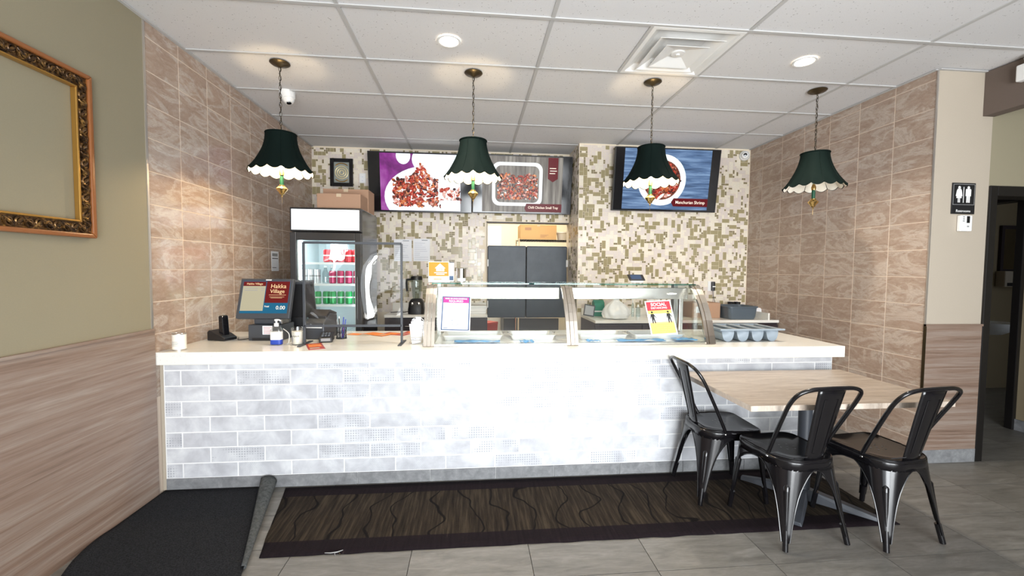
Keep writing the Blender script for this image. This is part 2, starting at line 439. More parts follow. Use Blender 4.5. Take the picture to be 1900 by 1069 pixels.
def text(name, s, size, m, parent, loc, rot=(R_(90), 0, 0), align='CENTER', ext=.0006, sx=1, bold=0):
    cu = bpy.data.curves.new(name, 'FONT'); cu.body = s; cu.size = size; cu.extrude = ext; cu.align_x = align; cu.align_y = 'CENTER'
    cu.resolution_u = 3; cu.offset = bold
    t = bpy.data.objects.new(name+'_tmp', cu); col.objects.link(t)
    bpy.context.view_layer.update()
    me = bpy.data.meshes.new_from_object(t.evaluated_get(bpy.context.evaluated_depsgraph_get()))
    bpy.data.objects.remove(t)
    me.materials.clear(); me.materials.append(MT[m] if isinstance(m, str) else m)
    o = bpy.data.objects.new(name, me); col.objects.link(o); o.parent = parent; o.location = loc; o.rotation_euler = rot; o.scale = (sx, 1, 1)
    return o
def tile_mesh(name, sx, sy_, sz, m, bev=.0025):
    # thin slab with chamfered face, face towards +local thickness sign given by caller rotation; centred, 'front' is -Y
    b = MB(); x, z, t = sx/2, sz/2, sy_
    A = [(-x, 0, -z), (x, 0, -z), (x, 0, z), (-x, 0, z)]
    Bv = [(-x, -t+bev, -z), (x, -t+bev, -z), (x, -t+bev, z), (-x, -t+bev, z)]
    C = [(-x+bev, -t, -z+bev), (x-bev, -t, -z+bev), (x-bev, -t, z-bev), (-x+bev, -t, z-bev)]
    va, vb, vc = [[b.bm.verts.new(p) for p in q] for q in (A, Bv, C)]
    b._q(vc)
    for P, Q in ((va, vb), (vb, vc)):
        for k in range(4): b._q([P[k], P[(k+1) % 4], Q[(k+1) % 4], Q[k]])
    bmesh.ops.recalc_face_normals(b.bm, faces=b.bm.faces[:])
    me = bpy.data.meshes.new(name); b.bm.to_mesh(me); b.bm.free(); me.materials.append(MT[m] if isinstance(m, str) else m)
    return me
_tm = {}
def tile(name, sx, t, sz, m, parent, loc, rz=0):
    k = (round(sx, 3), round(t, 4), round(sz, 3), m)
    if k not in _tm: _tm[k] = tile_mesh(name, sx, t, sz, m)
    return inst(name, _tm[k], parent, loc, (0, 0, rz))

# ================================================================== STRUCTURE
# ---- floor
FX0, FX1 = -2.05, 7.4
fl = struct('floor', MB().box(FX0, FX1, STORE_Y-.1, 8.2, -.08, -.009), 'floorgrout')
JX, JY, PX, PY = .29, 1.863, .594, .3045
fm = None
for i in range(-4, 12):
    for j in range(-7, 5):
        x0, x1 = max(JX+i*PX, XL), min(JX+(i+1)*PX, FX1); y0, y1 = JY+j*PY, JY+(j+1)*PY
        if x1-x0 < .03 or (x0 > 3.6 and y0 > 2.75 and False): continue
        k = ('floor', round(x1-x0, 3))
        if k not in _tm:
            b_ = MB(); b_.box(-(x1-x0)/2+.0018, (x1-x0)/2-.0018, -PY/2+.0018, PY/2-.0018, -.009, 0)
            t_ = b_.build('floor_tile', 'floortile', bevel=0); _tm[k] = t_.data; bpy.data.objects.remove(t_)
        inst('floor_tile', _tm[k], fl, ((x0+x1)/2, (y0+y1)/2, 0))
MB().box(FX0, FX1, STORE_Y-.1, JY-7*PY, -.009, 0).build('floor_tile', 'floortile', fl)
MB().box(FX0, FX1, JY+5*PY, 8.2, -.009, 0).build('floor_tile', 'floortile', fl)

# ---- ceiling with lay-in tiles and grid bars
ce = struct('ceiling', MB().box(FX0, FX1, STORE_Y-.1, 8.2, ZC+.03, ZC+.1), 'white_paint')
CX, CYP = 1.2192, .6096
rows = range(-9, 4)
for i in range(-1, 6):
    for j in rows:
        x0, x1 = GX+i*CX, GX+(i+1)*CX; y0, y1 = GY+j*CYP, GY+(j+1)*CYP
        x0, x1 = max(x0, XL), min(x1, 6.2); y1 = min(y1, YB)
        if x1-x0 < .05 or y1-y0 < .03: continue
        if i == 1 and j == -1: x1 = 1.067      # half tile beside the air diffuser
        k = ('ceil', round(x1-x0, 3), round(y1-y0, 3))
        if k not in _tm:
            b_ = MB(); hx, hy = (x1-x0)/2-.002, (y1-y0)/2-.002; b_.box(-hx, hx, -hy, hy, 0, .016)
            t_ = b_.build('ceiling_tile', 'ceiltile'); _tm[k] = t_.data; bpy.data.objects.remove(t_)
        inst('ceiling_tile', _tm[k], ce, ((x0+x1)/2, (y0+y1)/2, ZC+.004))
for i in range(0, 6):
    MB().box(GX+i*CX-.012, GX+i*CX+.012, GY-9*CYP, YB, ZC-.0025, ZC+.004).build('grid_bar', 'gridbar', ce)
for j in range(-9, 4):
    MB().box(XL, 6.2, GY+j*CYP-.012, GY+j*CYP+.012, ZC-.004, ZC+.003).build('grid_bar', 'gridbar', ce)
MB().box(1.055, 1.079, GY-CYP, GY, ZC-.0035, ZC+.003).build('grid_bar', 'gridbar', ce)
MB().box(XL, XL+.02, STORE_Y, YB, ZC-.006, ZC).build('wall_angle', 'gridbar', ce)
MB().box(XR-.02, XR, YR, YM, ZC-.006, ZC).build('wall_angle', 'gridbar', ce)
MB().box(XR, 3.715, YR-.02, YR, ZC-.006, ZC).build('wall_angle', 'gridbar', ce)

# ---- left wall
TLY = 2.735
wl = struct('wall_left', MB().box(XL-.12, XL-.009, STORE_Y, YB+.12, 0, ZC+.03), 'khaki')
MB().box(XL-.009, XL, STORE_Y, TLY, 0, ZC).build('painted_plaster', 'khaki', wl)
MB().box(XL-.009, XL-.0013, TLY, YB, 0, ZC).build('grout_bed', 'grout', wl)
MB().box(XL, XL+.012, STORE_Y, TLY+.012, 0, 1.035).build('wainscot_panel', 'woodL', wl)
MB().box(XL, XL+.018, STORE_Y, TLY+.012, 1.035, 1.05).build('cap_rail', 'woodL', wl)
MB().box(XL-.004, XL+.005, TLY, TLY+.014, 1.05, ZC-.006).build('edge_trim', 'metaltrim', wl)
cols = [TLY+.015] + [3.041+.2985*k for k in range(0, 8)] + [YB]
rws = [0] + [1.411+.199*k for k in range(-7, 8)] + [ZC]
for a, b_ in zip(cols, cols[1:]):
    for c, d in zip(rws, rws[1:]):
        if d-c < .01 or b_-a < .02 or d < .8: continue
        tile('wall_tile', b_-a-.003, .007, d-c-.003, 'tileL', wl, (XL-.007, (a+b_)/2, (c+d)/2), R_(90))

# ---- right wall (tiled side wall behind the counter end)
wr = struct('wall_right', MB().box(XR+.009, XR+.1, YR+.012, YM+.62, 0, ZC+.03), 'cream')
MB().box(XR+.0013, XR+.009, YR+.012, YM, 0, ZC).build('grout_bed', 'grout', wr)
cols = [YR+.004] + [3.105+.306*k for k in range(0, 6)] + [YM]
rws = [0] + [1.398+.205*k for k in range(-6, 8)] + [ZC]
for a, b_ in zip(cols, cols[1:]):
    for c, d in zip(rws, rws[1:]):
        if d-c < .01 or b_-a < .02: continue
        tile('wall_tile', b_-a-.003, .007, d-c-.003, 'tileR', wr, (XR+.007, (a+b_)/2, (c+d)/2), R_(-90))

# ---- front facing wall beside the restroom door
DX0, DX1, DZ = 3.80, 4.82, 2.078
wf = struct('wall_restroom', MB().box(XR+.002, DX0, YR, YR+.012, 0, ZC+.03).box(XR+.1, DX0, YR+.012, YR+.11, 0, ZC+.03), 'cream')
MB().box(DX0, DX1, YR, YR+.11, DZ, ZC+.03).box(DX1, 6.3, YR, YR+.11, 0, ZC+.03).build('wall_over_door', 'khaki', wf)
MB().box(XR-.002, DX0-.002, YR-.012, YR, .1, 1.035).build('wainscot_panel', 'woodR', wf)
MB().box(XR-.006, DX0+.002, YR-.018, YR, 1.035, 1.05).build('cap_rail', 'woodR', wf)
MB().box(XR-.002, DX0-.002, YR-.014, YR, 0, .1).build('base_tile', 'concrete', wf)
MB().box(XR-.006, XR, YR-.014, YR+.004, 0, 1.05).build('edge_trim', 'bronze', wf)
MB().box(XR-.004, XR+.004, YR-.005, YR+.004, 1.05, ZC-.006).build('edge_trim', 'metaltrim', wf)

# ---- back wall (set-back bay) and the proud pier on its right, both clad in mosaic
OX0, OX1, OZ = .168, XM, 2.03
wb = struct('wall_back', MB().box(XL-.12, OX0, YB+.0018, YB+.12, 0, ZC+.03), 'chipgrout')
struct('wall_lintel', MB().box(OX0, OX1+.1, YB+.002, YB+.12, OZ, ZC+.03), 'chipgrout')
wp = struct('wall_pier', MB().box(XM+.0018, XR+.009, YM+.0018, YM+.62, 0, ZC+.03), 'chipgrout')
U = .0236
rnd = random.Random(11)
chip_sizes = [((4, 2), .15), ((2, 4), .15), ((2, 2), .27), ((2, 1), .14), ((1, 2), .1), ((1, 1), .19)]
def mosaic(nx, nz, seedv, skip=None):
    r = random.Random(seedv); occ = [[False]*nx for _ in range(nz)]; out = []
    for z in range(nz):
        for x in range(nx):
            if occ[z][x]: continue
            order = []
            pool = list(chip_sizes)
            while pool:
                tot = sum(p for _, p in pool); t = r.random()*tot
                for k, (s_, p) in enumerate(pool):
                    t -= p
                    if t <= 0: order.append(s_); pool.pop(k); break
                else: order.append(pool.pop()[0])
            for w_, h_ in order:
                if x+w_ > nx or z+h_ > nz: continue
                if any(occ[z+b_][x+a] for a in range(w_) for b_ in range(h_)): continue
                for a in range(w_):
                    for b_ in range(h_): occ[z+b_][x+a] = True
                ar = w_*h_; t = r.random()
                if ar == 8: mi = 2 if t < .44 else (0 if t < .75 else 1)
                elif ar == 4: mi = 2 if t < .27 else (0 if t < .66 else 1)
                elif ar == 2: mi = 3 if t < .3 else (0 if t < .66 else 1)
                else: mi = 3 if t < .4 else (0 if t < .7 else 1)
                if not skip or not skip(x, z, w_, h_): out.append((x, z, w_, h_, mi, r.random()))
                break
    return out
CHM = ['chipA', 'chipB', 'chipC', 'chipD']
def lay(parent, chips, x0, z0, yf, facing='front'):
    big = [c for c in chips if c[2]*c[3] == 8 and facing == 'front']
    rr = random.Random(3); rr.shuffle(big)
    big = sorted(big, key=lambda c: c[4] != 2)[:300]
    bs = set(map(id, big))
    rest = MB()
    for c in chips:
        x, z, w_, h_, mi, t = c
        ax, az, ww, hh = x0+(x+w_/2)*U, z0+(z+h_/2)*U, w_*U-.0032, h_*U-.0032
        th = .0055+.0015*t
        if id(c) in bs:
            k = ('chip', w_, h_, mi)
            if k not in _tm: _tm[k] = tile_mesh('mosaic_chip', ww, .0065, hh, CHM[mi], .0012)
            inst('mosaic_chip', _tm[k], parent, (ax, yf+.006, az))
        else:
            rest.mi = mi
            if facing == 'front': rest.box(ax-ww/2, ax+ww/2, yf+.006-th, yf+.006, az-hh/2, az+hh/2)
            else: rest.box(yf+.006-th, yf+.006, ax-ww/2, ax+ww/2, az-hh/2, az+hh/2)
    o = rest.build('mosaic_field', CHM, parent); o['kind'] = 'stuff'
Z0m = .88
nz = int((ZC-Z0m)/U)
def skipL(x, z, w_, h_):
    X0, X1 = XL+x*U, XL+(x+w_)*U; Z1 = Z0m+(z)*U
    return X1 > OX0 and X0 < OX1 and Z1 < OZ-.004
lay(wb, mosaic(int((XM-XL)/U), nz, 5, skipL), XL, Z0m, YB)
lay(wp, mosaic(int((XR-XM)/U), nz, 9), XM+.006, Z0m, YM)
lay(wp, mosaic(int((YB-YM)/U), nz, 21), YM+.004, Z0m, XM, 'side')
MB().box(OX0-.004, OX1, YB-.002, YB+.12, OZ-.012, OZ).build('opening_trim', 'darkbrown', wb)
MB().box(OX0-.003, OX0+.012, YB-.002, YB+.12, 0, OZ).build('opening_trim', 'cream', wb)

# ---- rest of the shell: shop front behind, side room on the right, kitchen behind
sf = struct('wall_storefront', MB().box(FX0, XL+.2, STORE_Y-.1, STORE_Y, 0, ZC+.03).box(3.55, FX1, STORE_Y-.1, STORE_Y, 0, ZC+.03)
            .box(XL+.2, 3.55, STORE_Y-.1, STORE_Y, 2.42, ZC+.03).box(XL+.2, 3.55, STORE_Y-.1, STORE_Y, 0, .08), 'cream')
for x in (-1.755, -.3, 1.2, 2.7, 3.52): MB().box(x-.045, x+.045, STORE_Y-.08, STORE_Y-.01, .08, 2.42).build('mullion', 'doorblack', sf)
MB().box(-1.755, 3.52, STORE_Y-.08, STORE_Y-.01, 2.05, 2.11).build('transom', 'doorblack', sf)
se = struct('wall_side_room', MB().box(6.2, 6.3, STORE_Y, YR+.1, 0, ZC+.03), 'khaki')
bk = struct('trim_bulkhead', MB().box(3.715, 3.81, STORE_Y, YR-.001, 2.58, ZC-.004), 'taupe')
# kitchen shell
kt = struct('wall_kitchen', MB().box(-.6, 3.0, 7.6, 7.7, 0, ZC).box(-.7, -.6, YB+.12, 7.7, 0, ZC).box(3.0, 3.1, YB+.12, 7.7, 0, ZC), paint('kitchen_paint', (.74, .68, .54)))
area('kitchen_ceiling_light', (.9, 6.4, ZC-.05), (0, 0, 0), 1.1, .5, 50, (1, .92, .78))
# restroom lobby shell: side wall with a second doorway, far wall of the washroom
lpm = paint('lobby_paint', (.3, .24, .15))
struct('wall_lobby_back', MB().box(3.5, 7.3, 4.6, 4.7, 0, ZC), lpm)
struct('wall_lobby_left', MB().box(3.44, 3.5, YR+.11, 4.6, 0, ZC), lpm)
struct('wall_lobby_right', MB().box(7.2, 7.3, YR+.1, 4.6, 0, ZC), lpm)
rl = struct('wall_lobby_near', MB().box(4.95, 5.03, YR+.11, 3.34, 0, ZC), lpm)
struct('wall_lobby_far', MB().box(4.95, 5.03, 4.3, 4.6, 0, ZC), lpm)
struct('wall_lobby_lintel', MB().box(4.95, 5.03, 3.34, 4.3, 2.17, ZC), lpm)
MB().box(4.938, 4.95, YR+.11, 3.34, 0, .1).build('base_tile', 'concrete', rl)

# ================================================================== DOOR, RESTROOM
d1 = tag(MB().box(DX0, DX0+.06, YR-.015, YR+.125, 0, DZ).box(DX1-.06, DX1, YR-.015, YR+.125, 0, DZ).box(DX0+.06, DX1-.06, YR-.015, YR+.125, DZ-.075, DZ)
         .build('door_1', 'doorblack', bevel=.004), kind='structure')
leaf = MB().box(DX0+.062, DX0+.102, YR+.13, YR+.93, .01, DZ-.08).build('door_leaf', 'doorblack', d1, bevel=.003)
MB().lathe([(.0, 0), (.02, .0), (.026, .015), (.02, .03), (.0, .034)], n=12).build('door_knob', 'chrome', leaf, True, loc=(DX0+.135, YR+.2, 1.08), rot=(0, R_(90), 0))
MB().tube([(DX0+.1, YR+.2, 1.08), (DX0+.14, YR+.2, 1.08)], .009).build('knob_stem', 'chrome', leaf, True)
d2 = tag(MB().box(4.915, 5.045, 3.34, 3.40, 0, 2.17).box(4.915, 5.045, 4.24, 4.3, 0, 2.17).box(4.915, 5.045, 3.40, 4.24, 2.09, 2.17).build('door_2', 'doorblack', bevel=.004), kind='structure')
def restroom():
    YW = 4.6
    a, b_ = ony(1860, 425, YW), ony(1905, 500, YW)
    t = thing('wall_mirror', 'dark framed mirror on the far restroom wall', 'mirror', (a.x, YW, b_.z))
    MB().box(0, b_.x-a.x, -.012, -.002, 0, a.z-b_.z).build('mirror_glass', mat('mirror', (.7, .7, .7), .03, 1), t)
    f_ = MB(); w_, h_ = b_.x-a.x, a.z-b_.z
    f_.box(-.04, 0, -.03, -.001, -.04, h_+.04).box(w_, w_+.04, -.03, -.001, -.04, h_+.04).box(0, w_, -.03, -.001, h_, h_+.04).box(0, w_, -.03, -.001, -.04, 0)
    f_.build('mirror_frame', 'darkbrown', t)
    a, b_ = ony(1847, 503, YW), ony(1883, 532, YW)
    t = thing('towel_dispenser', 'pale paper towel dispenser under the restroom mirror', 'dispenser', (a.x, YW, b_.z))
    MB().box(0, b_.x-a.x, -.1, -.001, 0, a.z-b_.z).build('case', 'cream', t, bevel=.01)
    MB().box(.03, b_.x-a.x-.03, -.104, -.1, .01, .05).build('slot', 'black', t)
    a, b_ = ony(1852, 597, YW-.4), ony(1885, 612, YW-.4)
    t = thing('wash_basin', 'white wall hung basin in the dim restroom', 'sink', ((a.x+b_.x)/2, YW-.22, .72))
    MB().lathe([(.12, 0), (.2, .05), (.235, .12), (.235, .135), (.2, .13), (.16, .06), (.02, .04)], n=24).build('bowl', 'white', t, True)
    MB().tube([(0, .15, .13), (0, .15, .23), (0, .08, .24), (0, .05, .22)], .012).build('tap', 'chrome', t, True)
    MB().box(-.07, .07, .02, .21, -.72, .02).build('pedestal', 'white', t, bevel=.02)
    a = ony(1842, 648, 4.2)
    t = thing('toilet_paper_roll', 'white paper roll beside the restroom doorway', 'paper roll', (a.x, 4.58, a.z-.06))
    MB().tube([(0, -.12, 0), (0, -.01, 0)], .055, 16).build('roll', 'paper', t, True)
    MB().tube([(0, -.16, 0), (0, .01, 0)], .012, 8).build('holder', 'chrome', t, True)
restroom()
a, b_ = ony(1766, 339, YR), ony(1806, 398, YR)
sg = thing('restroom_sign', 'black restroom sign with white figures above the thermostat', 'sign', ((a.x+b_.x)/2, YR-.001, b_.z))
sw, sh = b_.x-a.x, a.z-b_.z
MB().box(-sw/2, sw/2, -.006, 0, 0, sh).build('plate', 'black', sg, bevel=.003)
MB().box(-sw/2+.008, -sw/2+.011, -.0068, -.006, .07, sh-.01).box(sw/2-.011, sw/2-.008, -.0068, -.006, .07, sh-.01).box(-sw/2+.008, sw/2-.008, -.0068, -.006, sh-.013, sh-.01).box(-sw/2+.008, sw/2-.008, -.0068, -.006, .067, .07).build('border_line', 'gray', sg)
def figure(x, skirt):
    m_ = MB(); m_.disc((x, sh-.035), .011, .011, 14, -.0072)
    if skirt:
        pts = [(-.012, .105), (.012, .105), (.024, .155-.05), (.02, .06+.02)]
        poly = [(-.013, .178), (.013, .178), (.02, .165), (.027, .125), (.021, .123), (.015, .15), (.022, .11), (.009, .11), (.009, .078), (.002, .078), (.002, .11), (-.002, .11), (-.002, .078), (-.009, .078), (-.009, .11), (-.022, .11), (-.015, .15), (-.021, .123), (-.027, .125), (-.02, .165)]
    else:
        poly = [(-.017, .178), (.017, .178), (.022, .172), (.022, .125), (.016, .125), (.015, .165), (.014, .078), (.002, .078), (.001, .125), (-.001, .125), (-.002, .078), (-.014, .078), (-.015, .165), (-.016, .125), (-.022, .125), (-.022, .172)]
    m_.prism([(x+u, v_+sh-.222) for u, v_ in poly], lambda u, v_, w_: (u, -.0062-w_, v_), .001)
    m_.build('figure', 'white', sg)
figure(-.04, True); figure(.035, False)
MB().box(-.006, -.001, -.0072, -.006, sh-.145, sh-.03).build('divider', 'white', sg)
text('lettering', 'Restrooms', .027, 'white', sg, (0, -.0066, .022))
a, b_ = ony(1773, 400, YR), ony(1797, 430, YR)
th = thing('thermostat', 'small white thermostat under the restroom sign', 'thermostat', ((a.x+b_.x)/2, YR-.001, b_.z))
MB().box(-.048, .048, -.028, 0, 0, a.z-b_.z).build('case', 'white', th, bevel=.006)
MB().box(.0, .024, -.0295, -.028, .06, .11).build('display', 'blackgloss', th)
for z in (.1, .085, .07): MB().box(-.032, -.018, -.0295, -.028, z, z+.008).build('button', 'gray', th)
MB().box(.004, .02, -.0295, -.028, .03, .04).build('button', 'gray', th)
el = thing('emergency_light', 'white box lamp mounted on the brown bulkhead', 'emergency light', (3.715, 2.44, 2.73))
MB().box(-.05, -.001, -.14, .15, 0, .11).build('case', 'white', el, bevel=.008)
for y in (-.07, .08): MB().lathe([(.03, 0), (.04, .03), (.035, .05)], n=14).build('lamp_head', 'white', el, True, loc=(-.025, y, .11))

# ================================================================== CEILING FITTINGS
def downlight(px, py, label, power):
    p = onz(px, py, ZC)
    t = thing('recessed_downlight', label, 'downlight', (p.x, p.y, ZC), group=None)
    MB().lathe([(.078, -.0005), (.074, -.006), (.062, -.006), (.058, -.001)], n=28, capb=False, capt=False).build('trim_ring', 'white', t, True)
    MB().lathe([(.0, -.0032), (.058, -.0032)], n=28, capb=False, capt=False).build('lens', 'lamp_white', t)
    l = bpy.data.lights.new('downlight_lamp', 'SPOT'); l.energy = power; l.color = (1, .9, .76); l.spot_size = R_(125); l.spot_blend = .7; l.shadow_soft_size = .055
    o = bpy.data.objects.new('downlight_lamp', l); col.objects.link(o); o.parent = t; o.location = (0, 0, -.012)
downlight(833, 76, 'glowing round downlight in the ceiling tile between the first two pendant lamps', 95)
downlight(1493, 114, 'glowing round downlight in the ceiling tile beside the air diffuser', 95)

dv = thing('air_diffuser', 'square white stepped air diffuser set in the ceiling grid', 'air vent', ((1.067+1.676)/2, GY-CYP/2, ZC))
def sq_ring(m_, r0, z0, r1, z1):
    A = [m_.bm.verts.new((x*r0, y*r0, z0)) for x, y in ((-1, -1), (1, -1), (1, 1), (-1, 1))]
    B = [m_.bm.verts.new((x*r1, y*r1, z1)) for x, y in ((-1, -1), (1, -1), (1, 1), (-1, 1))]
    for k in range(4): m_._q([A[k], A[(k+1) % 4], B[(k+1) % 4], B[k]])
m_ = MB(); sq_ring(m_, .296, -.004, .27, -.004); sq_ring(m_, .27, -.004, .262, .004); sq_ring(m_, .262, .004, .19, .05); m_.build('outer_cone', 'white', dv, solid=.002)
m_ = MB(); sq_ring(m_, .215, -.018, .205, -.016); sq_ring(m_, .205, -.016, .13, .028); m_.build('middle_cone', 'white', dv, solid=.002)
m_ = MB(); sq_ring(m_, .145, -.026, .135, -.024); sq_ring(m_, .135, -.024, .05, .004); sq_ring(m_, .05, .004, .0005, .006); m_.build('centre_cone', 'white', dv, solid=.002)
MB().lathe([(.0, -.012), (.012, -.012), (.014, -.006), (.042, -.004), (.048, .004), (.05, .01)], n=24).build('hub', 'white', dv, True)
MB().lathe([(.19, .045), (.19, .2)], n=28, capb=False).build('duct', 'black', dv, True)
for x in (-.12, .12): MB().bar((x, .15, .0), (x*.9, .17, .09), .012, .003).build('spring_clip', 'steel', dv)

def dome_cam(name, label, loc, rot):
    t = thing(name, label, 'security camera', loc); t.rotation_euler = rot
    MB().lathe([(.062, 0), (.062, .012), (.058, .02), (.054, .055), (.05, .062)], n=24).build('housing', 'white', t, True)
    e_ = MB().lathe([(.046, 0), (.044, .02), (.032, .036), (.0, .044)], n=22).build('eyeball', 'white', t, True, loc=(0, 0, .06), rot=(0, 0, 0))
    MB().lathe([(.02, .036), (.018, .04), (0, .041)], n=16).build('lens', 'camblack', e_, True, loc=(0, .004, .004))
    return t
p = onz(533, 171, ZC)
tc_ = dome_cam('ceiling_camera', 'white turret camera hanging from the ceiling by the tiled wall', (p.x, p.y, ZC), (R_(172), R_(-12), 0))
p = ony(1384, 290, YM)
dome_cam('wall_camera', 'white turret camera on the mosaic pier next to the tiled corner', (XR-.085, YM-.001, p.z), (R_(97), 0, R_(-25)))

# pendants
PY_ = 3.22
def pendant(x, lit, label):
    t = thing('pendant_lamp', label, 'pendant lamp', (x, PY_, ZC), group='pendant lamps over the counter')
    MB().lathe([(.066, -.001), (.068, -.006), (.055, -.016), (.03, -.02), (.012, -.03), (.0, -.032)], n=28).build('ceiling_rose', 'bronze', t, True)
    ch = MB(); z0, z1, nl = -.03, -.505, 15
    for k in range(nl):
        zc = z0+(z1-z0)*(k+.5)/nl; L = (z0-z1)/nl*.62; a_ = (k % 2)*pi/2+.3
        ring = [(cos(a_)*.008*sin(q), sin(a_)*.008*sin(q), zc+L*cos(q)) for q in [2*pi*i/10 for i in range(10)]]
        ch.tube(ring, .0018, 5, closed=True)
    ch.build('chain', 'bronze', t, True)
    MB().tube([(.006*sin(k*2.1), .006*cos(k*2.1), z0+(z1-z0)*k/20) for k in range(21)], .0022, 6).build('cord', 'blackgloss', t, True)
    zt, zb = -.505, -.775
    def prof(u, th_):
        g = abs(cos(4*th_))   # eight gores
        r = .1+.116*(u**1.75)
        r *= 1-.035*(1-g)*min(1, u*3)
        z = zt+(zb-zt)*u
        return r, z
    def outer(a_, u, ins=0.0, sc=True):
        th_ = 2*pi*a_; r, z = prof(u, th_)
        if sc: z += (-.02*abs(sin(8*th_))+.006)*max(0, (u-.7)/.3)
        return ((r-ins)*cos(th_), (r-ins)*sin(th_), z)
    sh_ = MB().grid(96, 14, lambda a_, u: outer(a_, u), closed=True).build('shade', 'shade', t, True)
    MB().grid(96, 14, lambda a_, u: outer(a_, u, .0025), closed=True).build('shade_lining', 'lining', t, True)
    for u_ in (0.0,):
        MB().tube([outer(k/48, u_, -.001) for k in range(48)], .005, 6, closed=True).build('top_trim', 'shade', sh_, True)
    MB().tube([outer(k/192, 1.0, -.001) for k in range(192)], .0028, 5, closed=True).build('scalloped_trim', 'shade', sh_, True)
    for k in range(8):
        MB().tube([outer((k+.5)/8, u/10, -.001, False) for u in range(11)], .0025, 5).build('seam', 'shade', sh_, True)
    st_ = MB()
    for k in range(3):
        q = 2*pi*k/3; st_.tube([(0, 0, zt), (.1*cos(q), .1*sin(q), zt)], .002, 5)
    st_.tube([(0, 0, zt+.01), (0, 0, -.86)], .004, 6); st_.build('spider', 'brass', t, True)
    MB().lathe([(.013, -.87), (.013, -.805)], n=14).build('candle_sleeve', 'green', t, True)
    MB().lathe([(.004, -.805), (.016, -.80), (.018, -.78), (.013, -.765), (.011, -.755)], n=14).build('socket_cap', 'brass', t, True)
    bl = MB().lathe([(.009, -.76), (.018, -.735), (.024, -.705), (.02, -.675), (.008, -.65), (.0, -.645)], n=16).build('bulb', 'bulb' if lit else 'bulb_off', t, True)
    MB().lathe([(.0, -.958), (.006, -.952), (.004, -.942), (.016, -.935), (.021, -.922), (.034, -.908), (.04, -.897), (.03, -.886), (.02, -.878), (.022, -.872), (.013, -.868)], n=24).build('brass_finial', 'brass', t, True)
    MB().tube([(0, 0, -.955), (0, 0, -1.0)], .0012, 5).build('pull_chain', 'brass', t, True)
    if lit:
        l = bpy.data.lights.new('pendant_bulb', 'POINT'); l.energy = 9.5; l.color = (1, .76, .45); l.shadow_soft_size = .025
        o = bpy.data.objects.new('pendant_bulb', l); col.objects.link(o); o.parent = t; o.location = (.0, -.0, -.695)
        bl.visible_shadow = True
        o.location = (0, -.03, -.735)
    return t
pendant(-1.387, True, 'lit green pendant lamp hanging beside the glossy tiled wall and fridge')
pendant(-.004, True, 'lit green pendant lamp hanging in front of the paired menu screens')
pendant(1.385, True, 'lit green pendant lamp hanging in front of the shrimp menu screen')
pendant(2.767, False, 'unlit green pendant lamp hanging beside the matt tiled right wall')

# ================================================================== PICTURE FRAME ON LEFT WALL
fy0, fy1, fz0, fz1 = 1.20, 2.352, 1.572, 2.386
fr = thing('ornate_frame', 'empty ornate gilt picture frame with orange moulding on khaki wall', 'picture frame', (XL, (fy0+fy1)/2, fz0))
hw, hh = (fy1-fy0)/2, fz1-fz0
def ring_sides(o_in, o_out, x0, x1, name, m, bev=0):
    # four mitred bars; o = inset from the outer rectangle
    def rect(i): return [(-hw+i, i), (hw-i, i), (hw-i, hh-i), (-hw+i, hh-i)]
    A, B = rect(o_out), rect(o_in)
    for k in range(4):
        q = [A[k], A[(k+1) % 4], B[(k+1) % 4], B[k]]
        MB().prism(q, lambda u, v_, w_: (x0+w_, u, v_), x1-x0).build(name, m, fr, bevel=bev)
ring_sides(.022, 0, .001, .035, 'outer_moulding', 'copperwood', .006)
ring_sides(.075, .022, .001, .022, 'carved_bed', 'gilt')
ring_sides(.085, .075, .001, .028, 'inner_lip', 'giltlip', .003)
rr = random.Random(4)
for k in range(4):
    horiz = k % 2 == 0
    L = (2*hw if horiz else hh)-.1; n = int(L/.042); ob = MB()
    for i in range(n):
        s_ = -L/2+L*(i+.5)/n; off = .048
        c = {0: (s_, off), 1: (hw-off, s_+hh/2), 2: (s_, hh-off), 3: (-hw+off, s_+hh/2)}[k]
        sgn = 1 if i % 2 else -1
        pts, rad = [], []
        for q in range(15):
            a_ = q*.62*sgn + (0 if horiz else pi/2); r = .023*(1-q/17)
            du, dv_ = r*cos(a_)*.95, r*sin(a_)
            pts.append((.024+.006*q/14, c[0]+du, c[1]+dv_)); rad.append(.0058*(1-q/22))
        ob.tube(pts, rad, 5)
        ob.tube([(.024, c[0]-.018, c[1]-.018*sgn), (.03, c[0], c[1]+.004*sgn), (.024, c[0]+.02, c[1]+.02*sgn)], [.003, .007, .003], 5)
    ob.build('carved_scrollwork', 'gilt', fr, True)

# ================================================================== SERVICE COUNTER
CX1 = 2.603
ct = thing('service_counter', 'long service counter clad in pale grey brick tiles', 'counter', ((XL+CX1)/2, YC, 0))
ox = (XL+CX1)/2
def cbox(x0, x1, y0, y1, z0, z1): return MB().box(x0-ox, x1-ox, y0-YC, y1-YC, z0, z1)
cbox(XL+.002, CX1, YC+.009, 3.52, 0, .818).build('body', 'cgrout', ct)
cbox(XL+.002, CX1, YC+.0027, YC+.009, .082, .818).build('grout_bed', 'cgrout', ct)
zr = [.082] + [.0785+.0998*k for k in range(1, 8)] + [.8185]
rc = random.Random(5)
for r in range(8):
    z0, z1 = zr[r], zr[r+1]
    off = -1.834 if r % 2 == 0 else -1.667
    x = off-.331*3
    while x < CX1:
        a, b2 = max(x, XL+.022), min(x+.331, CX1); x += .331
        if b2-a < .02: continue
        mname = rc.choice(['ct0', 'ct0', 'ct0', 'ct1', 'ct1', 'ct2'])
        tile('counter_tile', b2-a-.0045, .0075, z1-z0-.0045, mname, ct, ((a+b2)/2-ox, .009, (z0+z1)/2))
